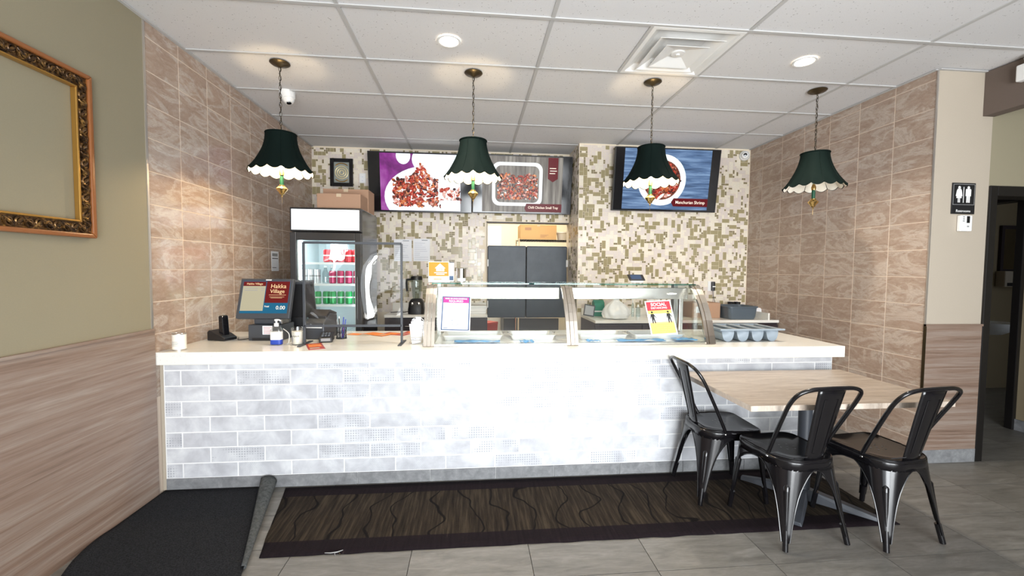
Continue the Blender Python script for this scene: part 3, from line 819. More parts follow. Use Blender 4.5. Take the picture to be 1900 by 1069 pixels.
kj = [XL+.006, -1.362, -.758, -.283, .159, .561, 1.028, 1.49, 1.95, 2.4, CX1]
for a, b2 in zip(kj, kj[1:]): tile('kick_tile', b2-a-.003, .0085, .079, 'concrete', ct, ((a+b2)/2-ox, .009, .040), 0)
cbox(XL+.002, XL+.02, YC-.001, YC+.01, 0, .818).build('edge_trim', 'cream', ct)
top = MB().box(XL+.001, 2.662, 2.755, 3.615, .8205, .9).build('countertop', 'quartz', bevel=.003)
tag(top, 'thick white speckled quartz worktop on the tiled service counter', 'countertop')

# ================================================================== RUG AND MAT
rg = MB()
def rugp(u, v_):
    xl = -1.205+(1-v_)*.16; x = xl+(2.42-xl)*u; y = 2.105+(2.778-2.105)*v_
    j = noise.noise((x*9, y*9, 3)); e = 1 if (u in (0, 1) or v_ in (0, 1)) else 0
    return (x-.6+.006*j*e, y-2.4415+.006*j*e*(v_ == 0), .0052+.0008*noise.noise((x*3, y*4, 0)))
rg.grid(120, 14, rugp)
ro = rg.build('runner_rug', 'rug', loc=(.6, 2.4415, 0), smooth=True)
md = ro.modifiers.new('s', 'SOLIDIFY'); md.thickness = .0042; md.offset = -1
tag(ro, 'dark brown runner rug with wavy lines along the counter foot', 'rug')
mt = thing('entrance_mat', 'charcoal loop pile mat lying by the wood wainscot', 'floor mat', (-1.5, 2.2, 0))
def redge(y): return -1.318+(2.787-y)*.318
def matp(u, v_):
    y = 1.15+(2.787-1.15)*v_
    xl = XL+.016+.13*max(0, min(1, (2.36-y)/.42))**1.6
    x = xl+(redge(y)-xl)*u
    lift = .028*max(0, 1-u*9)*max(0, min(1, (2.4-y)/.3))
    return (x+1.5, y-2.2, .0135+lift)
mo = MB().grid(36, 60, matp).build('pile', 'mat', mt, True)
md = mo.modifiers.new('s', 'SOLIDIFY'); md.thickness = .006; md.offset = -1
def foldp(u, v_):
    # u: around the fold, v: along the edge from near end to the counter
    y = 2.02+(2.775-2.02)*v_; r = .008+.031*v_**1.2
    a_ = -pi/2+u*pi*1.28
    cx, cz = redge(y)+.002, .0125+r
    return (cx+r*cos(a_)*1.35+1.5, y-2.2, cz+r*sin(a_))
fo = MB().grid(16, 30, foldp).build('folded_edge', 'matback', mt, True)
md = fo.modifiers.new('s', 'SOLIDIFY'); md.thickness = .005; md.offset = 0
dl = random.Random(8)

# ================================================================== TABLE AND CHAIRS
tb = thing('cafe_table', 'grey oak cafe table on black cross base beside the counter', 'table', (2.01, 2.36, 0))
def tq(z0, z1, ins=0.0):
    c = [(1.426+ins, 2.004+ins), (2.592-ins, 2.002+ins), (2.592-ins, 2.722-ins), (1.424+ins, 2.726-ins)]
    return MB().prism([(u-2.01, v_-2.36) for u, v_ in c], lambda u, v_, w_: (u, v_, z0+w_), z1-z0)
tt = tq(.7105, .74).build('tabletop', 'tabletop', tb, bevel=.001)
for (x0, y0), (x1, y1) in (((1.426, 2.004), (2.592, 2.002)), ((2.592, 2.002), (2.592, 2.722)), ((1.424, 2.726), (1.426, 2.004))):
    d = Vector((x1-x0, y1-y0, 0)).normalized(); nrm = Vector((d.y, -d.x, 0))
    MB().bar(Vector((x0-2.01, y0-2.36, .7252))+nrm*.0006, Vector((x1-2.01, y1-2.36, .7252))+nrm*.0006, .0012, .0285).build('edge_band', 'tableedge', tt)
MB().lathe([(.038, .03), (.038, .70)], n=24).build('column', 'charcoal', tb, True, loc=(.06, .04, 0))
MB().box(-.14, .26, -.16, .24, .697, .7095).build('top_plate', 'charcoal', tb)
for k, (ex, ey) in enumerate(((-.2, -.23), (.31, -.22), (-.17, .3), (.3, .31))):
    l_ = MB(); c0 = Vector((.06, .04, 0)); e0 = Vector((ex, ey, 0)); d = (e0-c0).normalized(); s_ = Vector((-d.y, d.x, 0))
    def lp(t_, w_, z): return c0+(e0-c0)*t_+s_*w_+Vector((0, 0, z))
    secs = [(0, .034, .012, .085), (.75, .03, .012, .045), (1, .026, .0095, .03)]
    rings = [[l_.bm.verts.new(lp(t_, w_*sg_, z)) for sg_, z in ((-1, zb_), (1, zb_), (.7, zt_), (-.7, zt_))] for t_, w_, zb_, zt_ in secs]
    for A, B in zip(rings, rings[1:]):
        for q in range(4): l_._q([A[q], A[(q+1) % 4], B[(q+1) % 4], B[q]])
    l_._q(rings[0]); l_._q(rings[-1][::-1])
    l_.build('base_foot', 'charcoal', tb, bevel=.003)

def make_chair(label, loc, rz):
    t = thing('metal_chair', label, 'chair', loc, rz, 'black metal cafe chairs around the table')
    ZS, ZA = .448, .40
    # corner order: front-right, front-left, rear-left, rear-right
    SG = [(1, 1), (-1, 1), (-1, -1), (1, -1)]
    def cpt(c, a, hx, hy, rad):
        sx_, sy2 = SG[c]; a = max(-1, min(1, a))
        # from the side mid (x = +-hx, y = 0) over the arc to the mid of front/rear edge
        if a < -.5: p = (hx, (hy-rad)*(a+1)/.5)
        elif a <= .5:
            q = (a+.5)*pi/2; p = (hx-rad+rad*cos(q), hy-rad+rad*sin(q))
        else: p = ((hx-rad)*(1-(a-.5)/.5), hy)
        return Vector((p[0]*sx_, p[1]*sy2, 0))
    def surf(c, a, z):
        rs = .055 if c < 2 else .125
        S = cpt(c, a, .178 if c < 2 else .172, .185, rs); Fp = cpt(c, a, .20, .225, .026)
        k = ((ZS-z)/ZS); k = .35*k+.65*k**1.3
        P = S.lerp(Fp, k); P.z = z; return P
    # seat pan
    m_ = MB(); outl = []
    for c in (0, 1, 2, 3):
        seq = [i/10-1 for i in range(21)]
        if c in (1, 3): seq = seq[::-1]
        outl += [surf(c, a, ZS) for a in seq][:-1]
    rings = []
    for sc, z in ((1.0, ZS-.008), (1.0, ZS), (.975, ZS+.003), (.95, ZS-.001), (.55, ZS-.005)):
        rings.append([m_.bm.verts.new((p.x*sc, p.y*sc, z)) for p in outl])
    n = len(outl)
    for A, B in zip(rings, rings[1:]):
        for k in range(n): m_._q([A[k], A[(k+1) % n], B[(k+1) % n], B[k]])
    m_._q(rings[-1])
    st_ = m_.build('seat', 'chair', t, True)
    hl = MB()
    for x, y in ((-.025, -.03), (.025, -.03), (-.04, 0), (0, 0), (.04, 0), (-.025, .03), (.025, .03)):
        hl.lathe([(.0, 0), (.005, 0)], (x, y, ZS-.0042), 10, False, False)
    hl.build('drain_holes', 'gray', st_)
    # apron
    m_ = MB(); ra = []
    for z in (ZS-.006, .43, ZA-.006):
        ring = []
        for c in (0, 1, 2, 3):
            seq = [i/10-1 for i in range(21)]
            if c in (1, 3): seq = seq[::-1]
            ring += [surf(c, a, z) for a in seq][:-1]
        ra.append([m_.bm.verts.new(p) for p in ring])
    for A, B in zip(ra, ra[1:]):
        for k in range(n): m_._q([A[k], A[(k+1) % n], B[(k+1) % n], B[k]])
    m_.build('apron', 'chair', t, True, solid=.003)
    for c in range(4):
        def lw(z): u = min(1, z/ZA); return .32+.68*(1-math.sqrt(max(0, 1-u**4)))
        zs = [.045, .09, .14, .18, .22, .26, .29, .32, .345, .365, .38, .391, .397, .40]
        m_ = MB()
        rows_ = [[m_.bm.verts.new(surf(c, -1*lw(z)+2*lw(z)*i/14, z)) for i in range(15)] for z in zs]
        for A, B in zip(rows_, rows_[1:]):
            for i in range(14): m_._q([A[i], A[i+1], B[i+1], B[i]])
        lg = m_.build('leg', 'chair', t, True, solid=.003)
        # raised channel down the leg
        pts, rad = [], []
        for i in range(11):
            z = .10+.23*i/10; p0 = surf(c, 0, z); ow = Vector((SG[c][0], SG[c][1], 0)).normalized()
            pts.append(p0-ow*.009); rad.append(.010+.009*i/10 if 0 < i < 10 else .005)
        MB().tube(pts, rad, 10).build('raised_channel', 'chair', lg, True)
        pa, pb = surf(c, 0, .10), surf(c, 0, 0); ow = Vector((SG[c][0], SG[c][1], 0)).normalized()
        MB().tube([pa-ow*.0105, pb-ow*.0105+Vector((0, 0, .001))], [.0145, .0135], 12).build('foot_tip', 'chair', lg, True)
        # edge bead of the arch
        for sgn in (-1, 1):
            MB().tube([surf(c, sgn*lw(z), z) for z in zs], .0035, 6).build('rolled_edge', 'chair', lg, True)
    # hoop
    ctrl = [(.168, -.055, .445), (.178, -.10, .54), (.19, -.165, .67), (.196, -.215, .765), (.178, -.25, .822), (.12, -.266, .846), (.05, -.272, .851), (0, -.273, .852)]
    ctrl = ctrl+[(-x, y, z) for x, y, z in ctrl[-2::-1]]
    P = [Vector(c) for c in ctrl]; path = []
    for i in range(len(P)-1):
        p0, p1, p2, p3 = P[max(0, i-1)], P[i], P[i+1], P[min(len(P)-1, i+2)]
        for s_ in range(5):
            u = s_/5; path.append(.5*((2*p1)+(p2-p0)*u+(2*p0-5*p1+4*p2-p3)*u*u+(3*p1-p0-3*p2+p3)*u**3))
    path.append(P[-1])
    MB().tube(path, .0105, 10).build('back_hoop', 'chair', t, True)
    def sp_pt(u, v_, d=0.0):
        w_ = .056+.024*v_; y = -.180-.085*v_-.008*v_*v_+.012*(u*u); z = .442+.405*v_
        return (u*w_, y-d, z)
    spl = MB().grid(8, 12, lambda a, b_: sp_pt(a*2-1, b_)).build('back_splat', 'chair', t, True, solid=.003)
    fr_ = MB()
    loop = [(-.5, .12), (.5, .12), (.5, .86), (-.5, .86)]
    for s_ in (-1, 1):
        fr_.tube([sp_pt(a, b_, .0022*s_) for a, b_ in loop], .0022, 5, closed=True)
    fr_.build('embossed_frame', 'chair', spl, True)
    for s_ in (-1, 1):
        MB().tube([(s_*.05, -.183, .47), (s_*.1, -.15, .452)], .003, 6).build('back_brace', 'chair', t, True)
        MB().lathe([(.008, 0), (.006, .004), (0, .005)], n=10).build('bolt', 'steel', t, True, loc=(s_*.172, -.055, .428), rot=(0, R_(90*s_), 0))
    return t
RZ = .0078
make_chair('black metal chair pushed under the table end nearest the counter tiles', (1.595, 2.548, RZ), R_(-92))
make_chair('black metal chair with back to the room, feet partly on the rug', (1.756, 2.156, .0078), R_(4.2))
make_chair('black metal chair nearest the restroom wall, turned to the table', (2.262, 2.115, .0078), R_(6.2))

# ================================================================== SCREENS
def emis_noise(name, stops, scale, strength, stretch=(1, 1, 1), detail=4, rough=.1):
    m, nt, b = nm(name); v = coords(nt, stretch)
    n1 = noise_t(nt, v, scale, detail, .6, .4)
    c = ramp(nt, stops, n1)
    b.inputs['Base Color'].default_value = (.01, .01, .01, 1); b.inputs['Roughness'].default_value = .3; b.inputs['Specular IOR Level'].default_value = .12
    nt.links.new(c, b.inputs['Emission Color']); b.inputs['Emission Strength'].default_value = strength
    return m
SC = {}
SC['purple'] = emis_noise('screen_purple', [(.3, (.05, .006, .05)), (.5, (.3, .04, .3)), (.72, (.6, .22, .6))], 2.2, .8)
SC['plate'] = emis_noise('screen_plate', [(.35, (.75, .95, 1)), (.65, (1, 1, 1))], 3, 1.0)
SC['glare'] = emis('screen_white', (1, .97, .97), 1.05)
def food(name, a, bcol, c2, sc=55):
    return emis_noise(name, [(.3, a), (.48, bcol), (.6, c2), (.72, tuple(min(1, x*1.6+.25) for x in c2))], sc, .8, detail=3)
SC['f'] = [food('screen_food_red', (.05, .006, .006), (.42, .025, .012), (.7, .1, .05)), food('screen_food_dark', (.01, .004, .004), (.05, .01, .01), (.2, .03, .02)), food('screen_food_orange', (.2, .02, .01), (.62, .12, .03), (.9, .33, .12)),
           food('screen_food_pink', (.4, .1, .08), (.8, .35, .28), (1, .7, .62)), food('screen_food_brown', (.03, .008, .005), (.2, .04, .02), (.42, .13, .07)), emis('screen_food_white', (1, .9, .85), .9)]
SC['grey'] = emis_noise('screen_grey_wood', [(.3, (.08, .07, .06)), (.5, (.19, .17, .15)), (.7, (.34, .32, .28))], 3, .9, (6, 1, .5))
SC['blue'] = emis_noise('screen_blue_wood', [(.3, (.03, .06, .13)), (.48, (.1, .18, .34)), (.68, (.26, .4, .62))], 4, .85, (.6, 1, 9))
SC['maroon'] = emis('screen_maroon', (.13, .008, .012), .8)
SC['text'] = emis('screen_text', (1, .85, .7), 1.1)
SC['traywhite'] = emis('screen_tray', (.85, .9, .92), 1)
def blobs(parent, name, n, rnd, fx, y, rmin, rmax, weights):
    m_ = MB()
    for k in range(n):
        x, z = fx(rnd)
        m_.mi = rnd.choices(range(6), weights)[0]
        r = rnd.uniform(rmin, rmax)
        m_.disc((x, z), r*rnd.uniform(.8, 1.8), r*rnd.uniform(.5, .9), 9, y-.00001*k, rnd.uniform(0, pi))
    return m_.build(name, SC['f'], parent)
def tv(label, xc, yb, zc, wd, ht, tilt, picx):
    t = thing('menu_screen', label, 'screen', (xc, yb, zc)); t.rotation_euler = (R_(tilt), 0, 0)
    MB().box(-wd/2, wd/2, -.02, .035, -ht/2, ht/2).build('casing', 'black', t, bevel=.004)
    MB().box(-wd/2+.008, wd/2-.008, -.0212, -.02, -ht/2+.012, ht/2-.008).build('panel', 'blackgloss', t)
    MB().box(-.15, .15, .035, .09, -.12, .12).build('wall_bracket', 'black', t)
    return t
def quad(x0, x1, z0, z1, y): return MB().box(x0, x1, y, y+.0005, z0, z1)
# paired screens on the set-back wall (both tilted down)
TW, TH = 1.228, .703
t1 = tv('wide menu screen showing red fried food on a white plate', -.634, 5.20, 2.462, TW, TH, 8, None)
y = -.0218
quad(-.475, .475, -.33, .335, y).build('picture', SC['purple'], t1)
rr = random.Random(2)
def clipd(m_, x0, x1, z0, z1):
    for co, no in (((x0, 0, 0), (-1, 0, 0)), ((x1, 0, 0), (1, 0, 0)), ((0, 0, z0), (0, 0, -1)), ((0, 0, z1), (0, 0, 1))):
        bmesh.ops.bisect_plane(m_.bm, geom=m_.bm.verts[:]+m_.bm.edges[:]+m_.bm.faces[:], plane_co=co, plane_no=no, clear_outer=True)
    return m_
B1 = (-.474, .474, -.329, .334)
clipd(MB().disc((.1, -.17), .53, .37, 40, y-.0003), *B1).build('plate_and_glare_picture', SC['plate'], t1)
clipd(MB().disc((.2, .27), .3, .2, 30, y-.0004).disc((-.2, .31), .085, .1, 20, y-.0004), *B1).build('bowl_picture', SC['plate'], t1)
clipd(MB().disc((.44, .12), .28, .3, 30, y-.0005), *B1).build('plate_and_glare_picture', SC['plate'], t1)  # white disc paints the glare on the screen's right side, in plate colour
def fx(r):
    u = r.random(); v_ = r.gauss(0, 1)
    x = -.06+.26*(r.random()*2-1); top_ = .22-1.35*abs(x+.0)
    return x, -.27+(max(.04, top_)+.27)*r.random()
blobs(t1, 'food_picture', 420, rr, fx, y-.0008, .012, .028, (8, 3, 3.5, 1.2, 4, .5))
def fx2(r): return r.uniform(.24, .46), r.uniform(-.28, -.06)
blobs(t1, 'food_picture', 70, rr, fx2, y-.0008, .012, .028, (2, .5, 1, 6, 1, 4))
quad(.24, .47, -.325, -.2, y-.004).build('napkin_picture', SC['glare'], t1)
t2 = tv('wide menu screen showing chicken pieces in a small tray', .600, 5.20, 2.470, TW, TH, 8, None)
quad(-.495, .495, -.33, .335, y).build('picture', SC['grey'], t2)
def rrect(x0, x1, z0, z1, r, n=6):
    out = []
    for cx, cz, a0 in ((x1-r, z1-r, 0), (x0+r, z1-r, 90), (x0+r, z0+r, 180), (x1-r, z0+r, 270)):
        out += [(cx+r*cos(R_(a0+90*k/n)), cz+r*sin(R_(a0+90*k/n))) for k in range(n+1)]
    return out
pf = lambda yy: (lambda u, v_, w_: (u, yy+w_, v_))
MB().prism(rrect(-.375, .245, -.255, .265, .09), pf(y-.0006), .0004).build('tray_picture', SC['traywhite'], t2)
MB().prism(rrect(-.335, .205, -.215, .225, .07), pf(y-.0012), .0004).build('tray_inside_picture', SC['grey'], t2)
def fx3(r): return r.uniform(-.31, .18), r.uniform(-.17, .12)
blobs(t2, 'food_picture', 420, rr, fx3, y-.0016, .008, .02, (2.5, 3, 3, 1.5, 6, .5))
MB().prism([(.31, .33), (.435, .33), (.435, .08), (.372, .04), (.31, .08)], pf(y-.0066), .0004).build('ribbon_picture', SC['maroon'], t2)
MB().box(.33, .41, y-.0072, y-.0067, .2, .208).box(.335, .42, y-.0072, y-.0067, .17, .178).box(.33, .4, y-.0072, y-.0067, .14, .148).build('ribbon_print', SC['text'], t2)
MB().prism([(.03, -.285), (.05, -.325), (.495, -.325), (.495, -.225), (.05, -.225)], pf(y-.0066), .0004).build('banner_picture', SC['maroon'], t2)
text('banner_lettering', 'Chilli Chicken Small Tray', .043, SC['text'], t2, (.262, y-.0072, -.272), sx=.86, bold=.0001)
t3 = tv('menu screen showing shrimp in a white bowl on blue boards', 2.238, 4.765, 2.482, 1.262, .718, 8, None)
quad(-.52, .52, -.335, .345, y).build('picture', SC['blue'], t3)
MB().disc((-.06, .0), .29, .29, 40, y-.0004).build('bowl_picture', SC['plate'], t3)
MB().disc((-.06, .0), .225, .225, 40, y-.0006).build('sauce_picture', SC['f'][4], t3)
def fx4(r):
    a_, q = r.random()*2*pi, .2*math.sqrt(r.random()); return -.06+q*cos(a_), q*sin(a_)
blobs(t3, 'food_picture', 150, rr, fx4, y-.0008, .014, .034, (6, 2.5, 2, 1, 4, .4))
MB().prism([(.07, -.25), (.1, -.297), (.52, -.297), (.52, -.203), (.1, -.203)], pf(y-.003), .0004).build('banner_picture', SC['maroon'], t3)
text('banner_lettering', 'Manchurian Shrimp', .05, SC['text'], t3, (.305, y-.0036, -.25), sx=.93, bold=.0001)

# ================================================================== BACK WALL ITEMS
a, b_ = ony(613, 294, YB), ony(656, 347, YB)
pc = thing('framed_plaque', 'black framed plaque with gold concentric rings on mosaic wall', 'picture', ((a.x+b_.x)/2, YB, b_.z))
pw, ph = (b_.x-a.x)/2, a.z-b_.z
m_ = MB().box(-pw, -pw+.045, -.025, -.001, 0, ph).box(pw-.045, pw, -.025, -.001, 0, ph).box(-pw+.045, pw-.045, -.025, -.001, 0, .045).box(-pw+.045, pw-.045, -.025, -.001, ph-.045, ph)
m_.build('frame', 'blackgloss', pc, bevel=.004)
MB().box(-pw+.045, pw-.045, -.012, -.001, .045, ph-.045).build('silver_panel', chipmat('silver_panel', (.3, .32, .29), .3, 160), pc)
for r in (.075, .05, .025):
    MB().tube([(r*cos(2*pi*k/28), -.014, ph/2+r*sin(2*pi*k/28)) for k in range(28)], .006, 6, closed=True).build('gold_ring', mat('plaque_gold', (.95, .82, .5), .3, .4), pc, True)
for s_ in (1, -1):
    MB().tube([(.09*sin(q), -.014, ph/2+s_*(.035+.075*cos(q))) for q in [(-1+k/8)*.9 for k in range(17)]], .006, 6).build('gold_arc', 'giltlip', pc, True)
def outlet(px, py, Y, label, name='wall_outlet'):
    p = ony(px, py, Y); t = thing(name, label, 'outlet', (p.x, Y-.001, p.z-.06))
    MB().box(-.037, .037, -.007, 0, 0, .12).build('cover', 'white', t, bevel=.003)
    for z in (.03, .075):
        MB().box(-.016, .016, -.009, -.007, z-.012, z+.014).build('socket', 'paper', t)
        MB().box(-.008, -.005, -.0095, -.009, z-.005, z+.006).box(.005, .008, -.0095, -.009, z-.005, z+.006).build('slots', 'gray', t)
    return t
outlet(673, 331, YB, 'white wall outlet beside the framed plaque')
outlet(747, 527, YB, 'white wall outlet behind the clear sneeze guard')
def sheet(px0, py0, px1, py1, Y, label, seedv):
    a, b_ = ony(px0, py0, Y), ony(px1, py1, Y); t = thing('paper_sheet', label, 'paper', ((a.x+b_.x)/2, Y-.001, b_.z), group=None)
    w_, h_ = (b_.x-a.x)/2, a.z-b_.z
    MB().box(-w_, w_, -.002, 0, 0, h_).build('page', 'paper', t)
    r = random.Random(seedv); ln_ = MB()
    for k in range(9):
        z = h_*(.08+.09*k); ln_.box(-w_*.85, w_*r.uniform(-.3, .85), -.0025, -.002, z, z+.004)
    ln_.build('print_lines', mat('faint_ink', (.5, .52, .58), .7), t)
    MB().box(0, w_*.7, -.0026, -.002, h_*.92, h_*.95).build('heading', 'ink', t)
sheet(731, 444, 764, 485, YB, 'white printed sheet taped to the mosaic, half behind the guard', 1)
sheet(767, 443, 798, 485, YB, 'white printed sheet taped to the mosaic, clear of the guard', 2)
p0, p1 = onx(503, 466, XL), onx(517, 503, XL)
wn = thing('wall_notice', 'small white notice with black bars on the glossy tiled wall', 'notice', (XL, (p0.y+p1.y)/2, p1.z))
nw, nh = (p1.y-p0.y)/2, p0.z-p1.z
MB().box(.001, .0025, -nw, nw, 0, nh).build('page', 'paper', wn)
MB().box(.0025, .003, -nw*.8, nw*.8, nh*.62, nh*.66).box(.0025, .003, -nw*.8, nw*.3, nh*.16, nh*.19).build('black_bars', 'blackink', wn)
MB().box(.0025, .003, -nw*.8, nw*.7, nh*.75, nh*.9).build('logo_print', 'gray', wn)
ad = ony(1318, 531, YM)
t = thing('charger_plug', 'white and black plug adapter on the mosaic with hanging cord', 'charger', (ad.x, YM-.001, ad.z-.06))
MB().box(-.036, .036, -.008, 0, 0, .12).build('wall_plate', 'white', t, bevel=.003)
MB().box(.0, .034, -.05, -.008, .005, .115).build('adapter', 'black', t, bevel=.006)
MB().box(-.002, .036, -.052, -.05, .05, .062).build('label_strip', 'white', t)
MB().tube([(.017, -.03, .005), (.02, -.035, -.06), (.03, -.06, -.14), (.02, -.1, -.2)], .003, 6).build('cord', 'black', t, True)

# ---- kitchen pass doors and what shows above and below them
for side, (x0, x1) in enumerate(((OX0+.014, .6805), (.6825, OX1-.008))):
    t = thing('swing_door', ['dark grey swing door leaf hinged beside the papers', 'dark grey swing door leaf hinged at the mosaic pier'][side], 'swing door', ((x0+x1)/2, YB+.05, .803))
    w_ = (x1-x0)/2; hz = 1.731-.803
    MB().prism(rrect(-w_, w_, 0, hz, .02, 4), lambda u, v_, q: (u, -.018+q, v_), .036).build('leaf', 'swing', t, bevel=.004)
    m_ = MB(); m_.tube([(-w_+.004, -.019, .012), (w_-.004, -.019, .012), (w_-.004, -.019, hz-.012), (-w_+.004, -.019, hz-.012)], .004, 6, closed=True)
    m_.build('edge_gasket', 'black', t, True)
    for z in (.13, .66): 
        xh = -w_ if side == 0 else w_
        MB().box(xh-.012, xh+.012, -.026, .02, z, z+.09).build('hinge', 'white', t, bevel=.003)
YK = 6.35
a, b_ = ony(966, 416, YK), ony(1033, 445, YK)
sh2 = thing('wire_shelf', 'wire kitchen shelf seen over the swing doors', 'shelf', (0, 0, 0))
zs_ = b_.z-.004
sx0, sx1 = a.x-.02, 1.75
m_ = MB()
for k in range(9): m_.tube([(sx0, YK+.02+.05*k, zs_), (sx1, YK+.02+.05*k, zs_)], .003, 5)
for k in range(26): m_.tube([(sx0+(sx1-sx0)*k/25, YK+.01, zs_-.006), (sx0+(sx1-sx0)*k/25, YK+.43, zs_-.006)], .0025, 5)
m_.tube([(sx0, YK+.01, zs_-.03), (sx1, YK+.01, zs_-.03)], .004, 5).build('wire_deck', 'black', sh2, True)
for x in (sx0, sx1):
    for yy in (YK+.01, YK+.43): MB().tube([(x, yy, 0), (x, yy, zs_+.02)], .012, 8).build('post', 'chrome', sh2, True)
def carton(name, label, x0, x1, y0, y1, z0, z1, m='card', seam='cardink', lines=True, rz=0):
    t = thing(name, label, 'box', ((x0+x1)/2, (y0+y1)/2, z0), rz); w_, d_, h_ = (x1-x0)/2, (y1-y0)/2, z1-z0
    MB().box(-w_, w_, -d_, d_, 0, h_).build('body', m, t, bevel=.003)
    MB().box(-.022, .022, -d_-.0006, d_+.0006, h_-.03, h_+.0006).build('tape', mat('tape', (.6, .48, .33), .3), t)
    if lines:
        m_ = MB()
        for k in range(3): m_.box(w_*.1, w_*(.55-.1*k), -d_-.0008, -d_-.0003, h_*(.3-.07*k), h_*(.33-.07*k))
        m_.box(-w_*.75, -w_*.4, -d_-.0008, -d_-.0003, h_*.62, h_*.8)
        m_.build('print', seam, t)
    return t
carton('cardboard_box', 'long tan cardboard carton on the wire shelf in the kitchen', a.x, b_.x, YK+.02, YK+.4, zs_+.004, a.z, 'cardlight', 'card')
a2, b2 = ony(1036, 426, YK), ony(1053, 442, YK)
t = thing('white_tub', 'white plastic tub on the wire shelf beside the carton', 'tub', ((a2.x+b2.x)/2+.02, YK+.15, zs_+.004))
MB().lathe([(.07, 0), (.085, a2.z-b2.z-.02), (.09, a2.z-b2.z-.018), (.09, a2.z-b2.z), (0, a2.z-b2.z)], n=22).build('tub', 'white', t, True)
MB().lathe([(.091, a2.z-b2.z-.03), (.091, a2.z-b2.z-.022)], n=22, capb=False, capt=False).build('rim', 'cream', t, True)
pk = ony(910, 430, 7.5)
t = thing('white_board', 'bright white board standing against the kitchen wall', 'board', (ony(918, 430, 7.5).x-.04, 7.53, .001))
MB().box(-.16, .16, 0, .06, 0, 2.2).build('board', 'white', t, bevel=.006)
MB().box(.12, .14, -.02, 0, .9, 1.1).build('handle', 'steel', t)
# low kitchen equipment that shows beneath the swing doors
t = thing('kitchen_range', 'dark steel kitchen range glimpsed under the swing doors', 'cooker', (1.0, 7.15, 0))
MB().box(-.5, .42, -.3, .35, .08, .78).build('body', 'charcoal', t, bevel=.008)
MB().box(-.5, .42, -.31, -.3, .62, .74).build('control_panel', 'steel', t)
for k in range(5): MB().lathe([(.02, 0), (.018, .025)], n=12).build('knob', 'black', t, True, loc=(-.36+.16*k, -.31, .68), rot=(R_(90), 0, 0))
for k in range(4): MB().lathe([(.09, 0), (.09, .012), (.05, .014), (.05, 0)], n=16).build('burner', 'blackgloss', t, True, loc=(-.26+.44*(k % 2), -.12+.3*(k//2), .78))
for x in (-.44, .36): MB().box(x-.02, x+.02, -.2, .2, 0, .08).build('leg', 'steel', t)
t = thing('red_bin', 'red plastic bin in the kitchen behind the swing door', 'bin', (.2, 6.1, 0))
MB().lathe([(.13, 0), (.16, .62), (.165, .63), (.165, .66), (0, .68)], n=4).build('tub', 'red', t)
MB().box(-.05, .05, -.12, -.115, .5, .53).build('handle', 'black', t)

# ================================================================== BACK COUNTERS
def back_counter(name, label, toplabel, x0, x1, y0, y1, zt, doors):
    t = thing(name, label, 'cabinet', ((x0+x1)/2, y0, 0)); w_ = (x1-x0)/2
    MB().box(-w_, w_, .03, y1-y0-.002, .08, zt-.031).build('carcass', 'darkbrown', t)
    MB().box(-w_+.02, w_-.02, .07, y1-y0-.03, 0, .08).build('plinth', 'black', t)
    for k in range(doors):
        a_, b2 = -w_+2*w_*k/doors, -w_+2*w_*(k+1)/doors
        d = MB().box(a_+.004, b2-.004, .012, .03, .1, zt-.05).build('cabinet_door', 'darkbrown', t, bevel=.002)
        MB().tube([((a_+b2)/2-.06, .0, zt-.13), ((a_+b2)/2+.06, .0, zt-.13)], .005, 6).build('handle', 'steel', d, True)
    o = thing(name.replace('cabinet', 'worktop'), toplabel, 'countertop', ((x0+x1)/2, y0, zt))
    MB().box(-w_, w_, 0, y1-y0-.001, -.03, 0).build('slab', 'quartz', o, bevel=.002)
    return o, w_
ZB = .9
bt, bw = back_counter('back_cabinet', 'dark cabinets against the mosaic pier', 'white worktop with end upstand under the shrimp menu screen', 1.275, XR-.01, 4.27, YM, ZB, 4)
MB().box(bw-.13, bw-.11, .0, YM-4.272, 0, .075).build('end_upstand', 'quartz', bt)
MB().box(-bw+.0, bw-.13, YM-4.272-.018, YM-4.272, 0, .08).build('back_upstand', 'quartz', bt)
bl_, blw = back_counter('prep_cabinet', 'dark cabinets under the blender beside the fridge', 'white worktop holding the blender', -1.0, OX0-.002, 4.83, YB, ZB, 2)
MB().box(-blw, blw, YB-4.832-.018, YB-4.832, 0, .1).build('back_upstand', 'quartz', bl_)

# ---- blender
p = onz(773, 578, ZB)
t = thing('blender', 'black countertop blender with clear jug on back worktop', 'blender', (ony(773, 560, 5.0).x, 5.0, ZB+.001))
m_ = MB(); 
def rbox(m_, secs, n=20):
    rings = []
    for hx, hy, z in secs:
        rings.append([m_.bm.verts.new((hx*math.copysign(abs(cos(q))**.5, cos(q)), hy*math.copysign(abs(sin(q))**.5, sin(q)), z)) for q in [2*pi*k/n for k in range(n)]])
    for A, B in zip(rings, rings[1:]):
        for k in range(n): m_._q([A[k], A[(k+1) % n], B[(k+1) % n], B[k]])
    m_._q(rings[0][::-1]); m_._q(rings[-1]); return m_
rbox(MB(), [(.095, .1, 0), (.095, .1, .05), (.088, .09, .09), (.085, .085, .13), (.065, .065, .165), (.05, .05, .175)]).build('motor_base', 'black', t, True)
for x in (-.04, .035): MB().lathe([(.018, 0), (.018, .012), (.008, .018)], n=14).build('dial', 'steel', t, True, loc=(x, -.088, .12), rot=(R_(90), 0, 0))
MB().lathe([(.042, .178), (.05, .22), (.062, .34), (.066, .40)], n=24, capt=False).build('jug', 'bottleglass', t, True)
MB().lathe([(.067, .395), (.068, .42), (.062, .438), (.03, .442), (0, .442)], n=24).build('lid', 'black', t, True)
MB().tube([(-.06, 0, .40), (-.11, 0, .395), (-.115, 0, .36), (-.108, 0, .26)], .013, 8).build('jug_handle', 'black', t, True)
